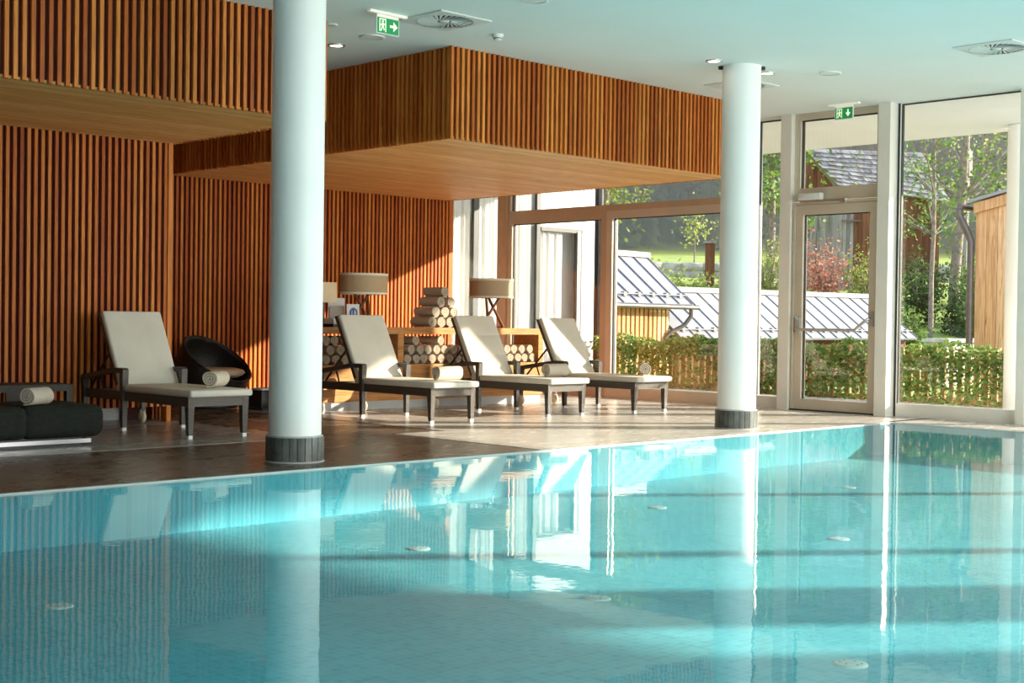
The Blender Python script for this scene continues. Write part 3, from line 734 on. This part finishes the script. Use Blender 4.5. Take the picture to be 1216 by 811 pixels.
# exit signs : text-free pictogram plates under a light bar.  plate lies in local x-z, faces -y
def exit_sign(loc, rz, label, scale, arrow, bar):
    t = thing('exit_sign', label, 'exit sign', loc, rz, 'green exit signs')
    w_, h_ = .235, .135; top = -.05
    MB().rbox(-bar / 2, bar / 2, -.025, .025, -.022, .0, .006, 2).build('light_bar', 'bar', t)
    MB().box(-w_ / 2, w_ / 2, -.008, .008, top, -.028).build('holder', 'bar', t)
    MB().box(-w_ / 2 - .01, w_ / 2 + .01, -.006, .006, top - h_ - .008, top + .0).build('edge', 'plastic', t)
    pl = MB().box(-w_ / 2, w_ / 2, -.010, .010, top - h_, top - .003).build('plate', 'green_lit', t)
    for sgn in (1,):
        k = MB(); y = -.0125
        u = w_
        def poly(pts): k.prism([(p_[0] * u, top + p_[1] * h_) for p_ in pts], y, y + .002, 'y')
        # door and running figure
        poly([(-.42, -.92), (-.42, -.08), (-.38, -.08), (-.38, -.92)]); poly([(-.38, -.08), (-.38, -.16), (-.14, -.16), (-.14, -.08)]); poly([(-.14, -.08), (-.14, -.92), (-.10, -.92), (-.10, -.08)])
        poly([(-.30, -.20), (-.22, -.20), (-.22, -.32), (-.30, -.32)]); poly([(-.31, -.35), (-.20, -.35), (-.22, -.62), (-.30, -.62)])
        poly([(-.20, -.38), (-.20, -.46), (-.13, -.55), (-.11, -.50)]); poly([(-.31, -.38), (-.31, -.46), (-.36, -.58), (-.38, -.53)])
        poly([(-.30, -.60), (-.25, -.60), (-.32, -.90), (-.37, -.88)]); poly([(-.26, -.60), (-.21, -.60), (-.17, -.80), (-.21, -.84)])
        # arrow
        cx, cy = .25, -.5
        if arrow == 'right':
            poly([(cx - .17, cy + .08), (cx - .17, cy - .08), (cx + .05, cy - .08), (cx + .05, cy + .08)]); poly([(cx + .0, cy + .32), (cx + .0, cy - .32), (cx + .2, cy)])
        else:
            poly([(cx - .04, cy + .32), (cx - .04, cy - .05), (cx + .04, cy - .05), (cx + .04, cy + .32)]); poly([(cx - .15, cy + .02), (cx + .15, cy + .02), (cx, cy - .34)])
        k.build('pictogram', 'sign_white', pl)
rzs = -math.atan2(.6976, .7163) + .12
exit_sign((7.60, 9.42, HC), 0, 'green exit sign with a right arrow on the ceiling next to the thick column', 1, 'right', .42)
exit_sign((14.45, 9.14, HC), -PI / 2, 'green exit sign with a down arrow above the garden door', 1, 'down', .42)
# pool inlets on the pool floor
gi = 'white inlets on the pool floor'
for x, y, lb in ((3.13, 6.41, 'white round inlet on the pool floor near the left edge'), (5.61, 6.58, 'white round inlet on the pool floor in front of the first table lamp reflection'), (5.32, 4.80, 'white round inlet on the pool floor near the bottom centre'),
                 (8.29, 6.86, 'white round inlet on the pool floor left of the far column reflection'), (8.05, 5.08, 'white round inlet on the pool floor right of the far column reflection'), (5.12, 3.16, 'white round inlet on the pool floor at the bottom right'), (10.66, 6.64, 'white round inlet on the pool floor farthest away below the garden door')):
    t = thing('pool_inlet', lb, 'pool inlet', (x, y, -d), 0, gi)
    MB().lathe([(.075, 0), (.07, .006), (.06, .008), (0, .009)], 28).build('cover', 'plastic', t)
    k = MB()
    for i in range(6): k.disc(.006, .0095, 10, c=(.035 * math.cos(i * PI / 3), .05 * math.sin(i * PI / 3), 0))
    k.build('holes', 'ventd', t)

# ================================================================== OUTSIDE
S('ceiling_overhang', MB().hexa([(14.95, .8, HC - .02), (17.5, .8, 3.70), (17.5, 18.5, 3.70), (14.95, 18.5, HC - .02)], [(14.95, .8, 4.1), (17.5, .8, 4.1), (17.5, 18.5, 4.1), (14.95, 18.5, 4.1)]), 'white')
S('floor_terrace', MB().box(14.95, 18.2, -12, 18, -.25, -.03), 'terrace')
t = thing('terrace_column', 'white round column on the terrace outside the glazing at the right edge', 'column', (17.08, 8.2, -.03))
MB().lathe([(.135, 0), (.135, 3.735)], 48).build('shaft', 'column', t); MB().lathe([(0, 0), (.155, 0), (.155, .02), (.135, .03)], 32).build('base_ring', 'grout', t)
# terrain
def hz(x, y):
    dd = (x * .6976 + y * .7163)
    pts = [(0, -.45), (24, -.45), (33.5, -.3), (37.5, .6), (41, 1.7), (45, 2.4), (60, 3.3), (80, 4.6), (110, 6.6), (150, 9.0), (300, 80), (420, 150)]
    for (a, za), (b, zb) in zip(pts, pts[1:]):
        if dd <= b: return za + (zb - za) * max(0, (dd - a)) / (b - a)
    return 150
k = MB(); nx = 70; vs = []; fs = []
for i in range(nx + 1):
    for j in range(41):
        dd = 20 + (400 - 20) * (i / nx) ** 1.7; ss = (j / 20 - 1) * (30 + dd * .75)
        x = dd * .6976 + ss * .7165; y = dd * .7163 - ss * .6974
        if x < 18.2 and i < 3: x = max(x, 18.2)
        vs.append((x, y, hz(x, y) + random.uniform(-.06, .06)))
for i in range(nx):
    for j in range(40): fs.append((i * 41 + j, i * 41 + j + 1, (i + 1) * 41 + j + 1, (i + 1) * 41 + j))
k.add(vs, fs, True); S('floor_meadow', k, 'meadow')
# wing of the building, wall facing -y
WY = 16.9
wg = thing('building_wing', 'white curtained wing of the building outside the left glazing', 'building', (0, 0, 0))
k = MB(); k.box(14.97, 18.6, WY + .25, WY + .45, -.03, 3.66); k.build('back_wall', 'render', wg)
k = MB(); k.box(17.1, 18.5, WY - .02, WY + .06, 2.74, 3.66); k.box(18.17, 18.5, WY - .02, WY + .06, -.03, 2.74); k.build('wall', 'render', wg)
k = MB()
for x0, x1 in ((14.97, 15.02), (15.51, 15.62), (16.38, 16.43), (17.0, 17.09)): k.box(x0, x1, WY - .03, WY + .03, -.03, 3.66)
k.build('mullions', 'darkframe', wg)
k = MB(); k.box(17.10, 18.17, WY - .04, WY + .02, 2.67, 2.74); k.box(18.0, 18.14, WY - .04, WY + .02, -.03, 2.67); k.build('door_frame', 'darkframe', wg)
k = MB(); k.box(18.02, 18.09, WY - .055, WY - .04, -.03, 2.70); k.build('frame_cover', 'vent', wg)
k = MB(); k.box(14.97, 18.17, WY + .0, WY + .01, 0, 2.67).box(14.97, 17.09, WY + .0, WY + .01, 2.67, 3.6); k.build('pane', 'glass', wg)
def curtain(x0, x1, z0, z1, y, amp=.016, per=.11):
    k = MB(); n = int((x1 - x0) / .012); vs = []
    for i in range(n + 1):
        x = x0 + (x1 - x0) * i / n; yy = y + amp * math.sin(2 * PI * x / per + 1.3 * math.sin(x * 5)) + .01 * math.sin(x * 90)
        vs += [(x, yy, z0), (x, yy + .01 * math.sin(x * 40), z1)]
    k.add(vs, [(2 * i, 2 * i + 2, 2 * i + 3, 2 * i + 1) for i in range(n)], True); return k
for x0, x1 in ((15.02, 15.51), (15.62, 16.38), (16.43, 16.94), (17.12, 17.72)):
    o = curtain(x0, x1, .02, 3.6 if x1 < 17 else 2.66, WY + .055).build('curtain', 'curtain', wg, fix=False)
MB().tube([(18.62, WY - .05, -.03), (18.62, WY - .05, 3.66)], .05, 12).box(18.55, 18.69, WY + .0, WY + .4, -.03, 3.66).build('downpipe', 'darkframe', wg)
# leaves helper
def leaves(n, fn, size, seed=0):
    rnd = random.Random(seed); k = MB()
    for _ in range(n):
        p = Vector(fn(rnd)); s = size * rnd.uniform(.6, 1.3)
        a = Vector((rnd.gauss(0, 1), rnd.gauss(0, 1), rnd.gauss(0, .7))).normalized(); b = a.cross(Vector((rnd.gauss(0, 1), rnd.gauss(0, 1), rnd.gauss(0, 1)))).normalized()
        k.add([p - a * s, p + b * s * .5 , p + a * s, p - b * s * .5 ], [(0, 1, 2, 3)])
    return k
# wooden fence and the hedge growing on it
t = thing('slat_fence', 'low upright slat fence behind the ivy hedge', 'fence', (18.62, 12.0, -.25))
k = MB(); y = -6.6
while y < 4.7:
    k.box(-.02, .02, y, y + .07, 0, 1.02); y += .135
k.build('slats', 'larchext', t)
MB().box(.02, .06, -6.6, 4.7, .2, .28).box(.02, .06, -6.6, 4.7, .8, .88).build('rails', 'larchext', t)
def hedge_pt(r):
    y = r.uniform(5.4, 16.75)
    dens = 1.0 if y < 12.6 else .45 + .5 * (math.sin(y * 2.1) > .2)
    z = (-.2 + 1.03 * r.random() ** .7) + .05 * math.sin(y * 4) + .03 * math.sin(y * 11)
    if r.random() > dens and z < .6: z = .55 + .28 * r.random()
    return (18.48 + r.gauss(0, .09), y, z)
hg = leaves(17000, hedge_pt, .042, 3).build('hedge', 'leafh', None, fix=False)
tag(hg, 'leafy green ivy hedge along the terrace outside the glazing', 'hedge')
# terrace bench rail seen through right window
t = thing('stone_ledge', 'pale stone ledge behind the hedge right of the sheds', 'ledge', (0, 0, 0))
MB().box(29.5, 38, 15.8, 16.3, -.6, .72).box(29.4, 38, 15.7, 16.4, .72, .8).build('ledge', 'terrace', t)
# sheds with standing seam roofs
def seam_roof(t, e0, e1, r0, r1, n, snow=True):
    e0, e1, r0, r1 = map(Vector, (e0, e1, r0, r1))
    up_ = (e1 - e0).cross(r0 - e0).normalized()
    if up_.z < 0: up_ = -up_
    th = up_ * .06
    MB().hexa([e0 - th, e1 - th, r1 - th, r0 - th], [e0, e1, r1, r0]).build('roof_sheet', 'metalroof', t)
    k = MB()
    for i in range(n + 1):
        f_ = i / n; a = e0.lerp(e1, f_); b = r0.lerp(r1, f_); sd = (e1 - e0).normalized() * .012
        k.hexa([a - sd, a + sd, b + sd, b - sd], [a - sd + up_ * .03, a + sd + up_ * .03, b + sd + up_ * .03, b - sd + up_ * .03])
    k.build('seams', 'seam', t)
    MB().hexa([r0 + Vector((0, -.12, -.04)), r1 + Vector((.05, -.12, -.04)), r1 + Vector((.05, .15, -.04)), r0 + Vector((0, .15, -.04))],
              [r0 + Vector((0, -.12, .10)), r1 + Vector((.05, -.12, .10)), r1 + Vector((.05, .15, .10)), r0 + Vector((0, .15, .10))]).build('ridge_cap', 'metalroof', t)
    if snow:
        a = e0.lerp(r0, .13) + up_ * .07; b = e1.lerp(r1, .13) + up_ * .07; k = MB(); k.tube([a, b], .018, 6)
        for i in range(n):
            f_ = (i + .5) / n; c = e0.lerp(e1, f_).lerp(r0.lerp(r1, f_), .13); k.box(c.x - .05, c.x + .05, c.y - .05, c.y + .05, c.z, c.z + .11)
        k.build('snow_guard', 'seam', t)
t = thing('garden_shed', 'larch shed with a steep grey standing seam roof outside the sliding window', 'shed', (0, 0, .198)); t.scale = (.82, .82, .82)
seam_roof(t, (23.6, 22, 1.56), (27.85, 22, 1.56), (23.6, 24, 2.90), (28.35, 24, 2.86), 8)
k = MB(); x = 23.6
while x < 27.2: k.box(x, x + .11, 22.28, 22.32, -.5, 1.62); x += .17
k.build('slat_wall', 'larchext', t)
MB().box(23.6, 27.25, 22.33, 23.9, -.5, 1.6).build('core_wall', 'barnbrown', t)
MB().tube([(23.6, 21.95, 1.50), (28.05, 21.95, 1.48)], .06, 10).build('gutter', 'gutter', t)
MB().tube([(27.75, 21.95, 1.46), (27.78, 21.98, 1.25), (27.6, 22.05, 1.02), (27.25, 22.2, .84), (27.1, 22.25, .70), (27.1, 22.25, -.5)], .055, 10).build('downpipe', 'gutter', t)
t = thing('low_shed', 'long low shed with a grey standing seam roof behind the hedge', 'shed', (0, 0, .198)); t.scale = (.82, .82, .82)
seam_roof(t, (27.4, 22, .70), (39.2, 22, .70), (27.9, 24, 1.97), (39.6, 24, 2.0), 18)
MB().box(27.6, 39.0, 22.3, 23.9, -.5, .75).build('core_wall', 'barnbrown', t)
# wooden building on the right
t = thing('timber_hut', 'pale upright-board timber hut outside the right window', 'building', (0, 0, 0))
k = MB(); y = 11.29
while y > 8.9: k.box(22, 22.04, y - .19, y, -.5, 3.20 + (11.29 - y) * .22); y -= .197
k.build('boards', 'larchext', t)
MB().box(22.04, 24, 8.9, 11.25, -.5, 3.2).build('core_wall', 'barnbrown', t)
MB().hexa([(21.9, 11.40, 3.20), (24, 11.40, 3.20), (24, 8.8, 3.78), (21.9, 8.8, 3.78)], [(21.9, 11.40, 3.25), (24, 11.40, 3.25), (24, 8.8, 3.83), (21.9, 8.8, 3.83)]).build('roof', 'metalroof', t)
MB().hexa([(21.95, 11.32, 3.02), (21.99, 11.32, 3.02), (21.99, 8.9, 3.56), (21.95, 8.9, 3.56)], [(21.95, 11.32, 3.19), (21.99, 11.32, 3.19), (21.99, 8.9, 3.74), (21.95, 8.9, 3.74)]).build('fascia', 'larchext', t)
MB().tube([(21.9, 11.55, 3.12), (21.9, 11.55, 3.0), (21.95, 11.44, 2.75), (22.0, 11.38, 2.55), (22.0, 11.38, -.5)], .06, 12).tube([(21.85, 11.52, 3.14), (23.5, 11.52, 3.14)], .055, 10).build('downpipe', 'gutter', t)
# barn
t = thing('old_barn', 'weathered wooden barn with a grey shingle roof up the slope', 'barn', (0, 0, 0))
rl, rr_, er, el = Vector((38.25, 25.69, 6.83)), Vector((41.0, 23.0, 6.75)), Vector((40.9, 21.9, 5.05)), Vector((38.35, 24.46, 5.55))
k = MB()
nr, nc = 9, 16; nn = (rr_ - rl).cross(el - rl).normalized(); nn = nn if nn.z > 0 else -nn
for i in range(nr):
    for j in range(nc):
        def q(u, v): return rl.lerp(rr_, u).lerp(el.lerp(er, u), v)
        off = .5 / nc if i % 2 else 0
        u0, u1 = max(0, min(1, j / nc + off - .5 / nc * (i % 2) * 0)), max(0, min(1, (j + 1) / nc + off - .003)); v0, v1 = max(0, i / nr - .03), (i + 1) / nr
        if u1 - u0 < .01: continue
        lift = nn * (.06 + random.uniform(0, .03)); low = nn * .01
        b = [q(u0, v1) + low, q(u1, v1) + low, q(u1, v0), q(u0, v0)]; tp = [q(u0, v1) + lift, q(u1, v1) + lift, q(u1, v0) + nn * .03, q(u0, v0) + nn * .03]
        k.hexa(b, tp)
k.build('roof_shingles', 'shingle', t)
back = (rl - el); back.z = 0; bk = Vector((.6976, .7163, 0)) * 2.2
MB().hexa([rl - Vector((0, 0, .05)), rr_ - Vector((0, 0, .05)), rr_ + bk - Vector((0, 0, 1.8)), rl + bk - Vector((0, 0, 1.8))], [rl, rr_, rr_ + bk - Vector((0, 0, 1.7)), rl + bk - Vector((0, 0, 1.7))]).build('rear_roof', 'metalroof', t)
def board_wall(a, b, z0, za, zb, n, th=.08):
    k = MB(); a, b = Vector(a), Vector(b)
    nrm_ = Vector(((b - a).y, -(b - a).x, 0)).normalized() * th
    for i in range(n):
        p0, p1 = a.lerp(b, i / n), a.lerp(b, (i + .94) / n); t0 = za + (zb - za) * i / n; t1 = za + (zb - za) * (i + 1) / n
        k.hexa([(p0.x, p0.y, z0), (p1.x, p1.y, z0), (p1.x + nrm_.x, p1.y + nrm_.y, z0), (p0.x + nrm_.x, p0.y + nrm_.y, z0)], [(p0.x, p0.y, t0), (p1.x, p1.y, t1), (p1.x + nrm_.x, p1.y + nrm_.y, t1), (p0.x + nrm_.x, p0.y + nrm_.y, t0)])
    return k
fa, fb = el + Vector((.10, .25, 0)), er + Vector((-.12, .3, 0)); mid = fa.lerp(fb, .20)
board_wall(fa, mid, 2.0, 5.6, 5.5, 6).build('grey_wall', 'barngrey', t)
board_wall(mid, fb, 2.0, 5.5, 5.1, 20).build('brown_wall', 'barnbrown', t)
ga = rl + bk + Vector((.1, -.1, 0)); 
board_wall(fa, (rl.x + .05, rl.y + .1, 0), 4.95, 5.6, 6.75, 8).build('gable_wall', 'barnbrown', t)
board_wall(fa, (rl.x + .05, rl.y + .1, 0), 2.0, 4.95, 4.95, 10).build('grey_gable_wall', 'barngrey', t)
MB().box(0, .6, -.03, .03, 0, .05, M=Matrix.Translation(fa.lerp(fb, .05) + Vector((-.05, -.2, -1.1 ))) @ Matrix.Rotation(-.77, 4, 'Z')).build('window_lintel', 'gutter', t)

# ------- trees, shrubs
def tube_tree(name, label, cat, base, h, r0, lean=(0, 0), crown=None, nl=700, mat='leaf', ls=.10, branches=8, seed=0, group=None):
    rnd = random.Random(seed); t = thing(name, label, cat, base, 0, group)
    pts = []; n = 8
    for i in range(n + 1):
        f_ = i / n; pts.append((lean[0] * f_ + rnd.uniform(-.03, .03) * h * .1, lean[1] * f_ + rnd.uniform(-.03, .03) * h * .1, h * f_ - .3))
    k = MB(); k.tube(pts, [r0 * (1 - .7 * i / n) for i in range(n + 1)], 9)
    tips = []
    for b_ in range(branches):
        f_ = rnd.uniform(.35, .95); i = int(f_ * n); p = Vector(pts[i]); a = rnd.uniform(0, 2 * PI); L = h * rnd.uniform(.12, .25)
        e_ = p + Vector((math.cos(a) * L, math.sin(a) * L, L * rnd.uniform(.4, 1.1))); mid_ = p.lerp(e_, .5) + Vector((0, 0, -.05 * L))
        k.tube([p, mid_, e_], [r0 * .32, r0 * .22, r0 * .08], 6); tips.append(e_); tips.append(mid_)
    k.build('trunk', 'bark', t)
    if crown:
        cx, cy, cz, rx, rz_ = crown
        cl = [(Vector((cx, cy, cz)) + Vector((rnd.gauss(0, .5) * rx, rnd.gauss(0, .5) * rx, rnd.gauss(0, .5) * rz_)), rnd.uniform(.16, .34) * rx) for _ in range(26)] + [(tp, .2 * rx) for tp in tips]
        def fn(r):
            c, s = r.choice(cl); return c + Vector((r.gauss(0, 1) * s, r.gauss(0, 1) * s, r.gauss(0, .8) * s))
        leaves(nl, fn, ls, seed + 5).build('foliage', mat, t, fix=False)
    return t
def shrub(name, label, base, rx, h, mat, n, ls, seed, group=None, cat='shrub'):
    rnd = random.Random(seed); t = thing(name, label, cat, base, 0, group)
    k = MB(); tips = []
    for i in range(12):
        a = rnd.uniform(0, 2 * PI); rr = rx * rnd.uniform(.3, .95); e_ = Vector((math.cos(a) * rr, math.sin(a) * rr, h * rnd.uniform(.55, 1.0)))
        k.tube([(0, 0, -.2), (e_.x * .4, e_.y * .4, e_.z * .55), e_], [.03, .02, .008], 5); tips.append(e_)
    k.build('stems', 'bark', t)
    def fn(r):
        e_ = r.choice(tips); f_ = r.uniform(.3, 1.05); p = Vector((e_.x * f_, e_.y * f_, e_.z * (.55 * f_ + .45 * f_ * f_))); s = .16 * rx + .05
        return p + Vector((r.gauss(0, s), r.gauss(0, s), r.gauss(0, s)))
    leaves(n, fn, ls, seed).build('foliage', mat, t, fix=False)
    return t
def gz(x, y): return hz(x, y)
shrub('red_shrub', 'copper red shrub in front of the weathered barn', (34.4, 22.3, 1.5), .95, 2.0, 'leafr', 1500, .06, 11)
shrub('light_shrub', 'yellow-green shrub right of the red shrub', (35.3, 21.4, 1.5), .85, 1.9, 'leafy', 1300, .06, 12)
shrub('green_shrub', 'green shrub at the foot of the barn behind the low shed', (36.3, 21.4, 1.4), .9, 1.2, 'leaf', 1000, .06, 13)
shrub('light_shrub', 'yellow-green shrub before the meadow left of the far column', (31.0, 25.4, 1.2), 1.4, 1.2, 'leafy', 1600, .07, 14)
shrub('light_shrub', 'yellow-green shrub by the wooden post near the meadow', (32.3, 24.6, 1.3), 1.0, 1.05, 'leafy', 1200, .07, 15)
shrub('tall_shrub', 'golden shrub between the far column and the garden door', (33.1, 23.4, 1.4), .7, 2.3, 'leafy', 1200, .06, 16)
for i, (x, y, rx, h, m_, n_, lb) in enumerate([
        (33.1, 18.95, .50, 1.3, 'leaf', 1500, 'green shrub on the bank right behind the right door post'),
        (35.6, 19.95, .60, 1.9, 'leafd', 1800, 'dark green shrub on the bank between the slim trunk and the thick trunk'),
        (34.9, 18.0, .50, 1.3, 'leafd', 1600, 'low dark shrub on the bank above the stone ledge'),
        (36.9, 18.9, .60, 1.9, 'leaf', 1700, 'tall green shrub on the bank beside the timber hut downpipe'),
        (38.3, 21.2, .75, 1.7, 'leafd', 1600, 'dark green shrub at the brown barn wall right of the door post'),
        (35.6, 18.75, .5, 1.6, 'leafd', 1700, 'dark green shrub on the bank at the foot of the thick trunk'),
        (38.9, 19.9, .6, 1.5, 'leaf', 1500, 'bright green shrub farthest back on the bank behind the thick trunk')]):
    shrub('bank_shrub', lb, (x, y, hz(x, y) - .25), rx, h, m_, n_, .06, 30 + i)
tube_tree('larch_tree', 'tall tree with a thick grey trunk seen through the right window', 'tree', (37.1, 19.7, 1.9), 8.5, .17, (.35, -.35), (0, 0, 3.4, 1.6, 2.2), 1500, 'leaf', .08, 12, 41)
tube_tree('birch_tree', 'slim grey tree trunk before the end of the barn roof', 'tree', (34.4, 18.94, .5), 9.0, .08, (.1, .0), (0, 0, 4.6, .9, 2.2), 700, 'leaf', .07, 14, 42)
tube_tree('leafy_tree', 'dark leafy tree at the top right of the right window', 'tree', (46.2, 21.4, 2.4), 9.0, .17, (0, 0), (0, 0, 6.3, 1.3, 2.4), 1800, 'leafd', .09, 10, 43)
tube_tree('leafy_tree', 'bright leafy tree above the grey shed roof', 'tree', (31.4, 28.2, 2.0), 7.0, .16, (0, 0), (0, 0, 3.1, 1.5, 2.4), 2600, 'leafy', .09, 10, 44)
tube_tree('leafy_tree', 'green tree between the far column and the garden door', 'tree', (35.8, 25.2, 2.0), 8.0, .16, (0, 0), (0, 0, 4.6, 1.6, 2.8), 2600, 'leaf', .10, 10, 45)
tube_tree('bare_tree', 'half bare spring tree behind the barn roof', 'tree', (48.9, 25.6, 2.6), 9.5, .10, (.2, .1), (0, 0, 6.6, 2.1, 1.9), 500, 'leafy', .08, 16, 46)
t = thing('wooden_post', 'weathered wooden post standing before the meadow', 'post', (35.5, 27.35, 2.0))
MB().box(-.11, .11, -.11, .11, -.1, 1.66).build('shaft', 'barnbrown', t); MB().box(-.15, .15, -.15, .15, 1.66, 1.74).build('cap', 'barngrey', t)
t = thing('nest_box_pole', 'dark pole with a box on top behind the thick tree trunk', 'pole', (46.6, 24.3, 2.5))
MB().box(-.07, .07, -.07, .07, 0, 5.0).build('pole', 'barngrey', t); MB().rbox(-.14, .14, -.14, .14, 4.0, 5.0, .02, 2).build('box', 'barngrey', t)
t = thing('young_tree', 'thin young tree standing on the bright meadow', 'tree', (52, 41, 3.6))
MB().tube([(0, 0, -.2), (.05, 0, 2.6)], [.05, .02], 6).build('trunk', 'bark', t)
leaves(260, lambda r: (r.gauss(0, .45), r.gauss(0, .45), 2.1 + r.gauss(0, .5)), .09, 8).build('foliage', 'leafy', t, fix=False)
# stone wall across the meadow
t = thing('stone_wall', 'low dry stone wall along the near side of the meadow', 'wall')
k = MB(); rnd = random.Random(4)
for i in range(40):
    s0 = 0 - 14 + i * .8
    for j in range(2):
        dd = 52; x = dd * .6976 + s0 * .7165; y = dd * .7163 - s0 * .6974; z = hz(x, y) + j * .3 - .1
        k.rbox(-.42, .42, -.25, .25, 0, .33, .05, 1, M=Matrix.Translation((x + rnd.uniform(-.05, .05), y, z)) @ Matrix.Rotation(-.77 + rnd.uniform(-.05, .05), 4, 'Z'))
k.build('stones', 'stone', t)
# forest on the hillside
k = MB(); rnd = random.Random(9)
for _ in range(1800):
    dd = 148 + 190 * rnd.random() ** 1.3; ss = rnd.uniform(-.45, .5) * dd
    x = dd * .6976 + ss * .7165; y = dd * .7163 - ss * .6974; z = hz(x, y); h = rnd.uniform(8, 16); r = h * rnd.uniform(.09, .13)
    if rnd.random() < .3:   # a loose round-crowned tree
        h *= .75
        for q in range(70):
            c = Vector((x + rnd.gauss(0, r * .75), y + rnd.gauss(0, r * .75), z + h * .5 + rnd.gauss(0, h * .2))); a_ = Vector((rnd.gauss(0, 1), rnd.gauss(0, 1), rnd.gauss(0, 1))).normalized() * .55; b_ = a_.cross(Vector((rnd.gauss(0, 1), rnd.gauss(0, 1), rnd.gauss(0, 1)))).normalized() * .4
            k.add([c - a_, c + b_, c + a_, c - b_], [(0, 1, 2, 3)])
        continue
    for q in range(9):
        z0 = z + h * (.06 + q * .104); rr = r * (1 - q * .105) * rnd.uniform(.8, 1.2); n = 9; a0 = rnd.random() * 6
        vs = [(x, y, z0 + h * .17)] + [(x + rr * rnd.uniform(.55, 1.2) * math.cos(a0 + 2 * PI * i / n), y + rr * rnd.uniform(.55, 1.2) * math.sin(a0 + 2 * PI * i / n), z0 - rnd.uniform(0, .05) * h) for i in range(n)]
        k.add(vs, [(0, i + 1, (i + 1) % n + 1) for i in range(n)])
fo = k.build('forest', 'conifer', None, 'stuff', fix=False); tag(fo, 'hazy bluish conifer forest covering the hillside', 'forest')
# haze in the valley
FOG = True
if FOG:
    m = bpy.data.materials.new('valley_haze'); m.use_nodes = True; t_ = m.node_tree; t_.nodes.clear()
    out = t_.nodes.new('ShaderNodeOutputMaterial'); vs_ = t_.nodes.new('ShaderNodeVolumeScatter'); vs_.inputs['Color'].default_value = (.62, .80, 1, 1); vs_.inputs['Density'].default_value = .030; vs_.inputs['Anisotropy'].default_value = .3
    t_.links.new(vs_.outputs[0], out.inputs['Volume'])
    R = Matrix.Rotation(math.atan2(.7163, .6976), 4, 'Z')
    hzo = MB().box(125, 380, -200, 200, -5, 150, M=R).build('valley_haze', m); hzo['kind'] = 'stuff'; tag(hzo, 'pale blue haze hanging before the forested hillside', 'haze')
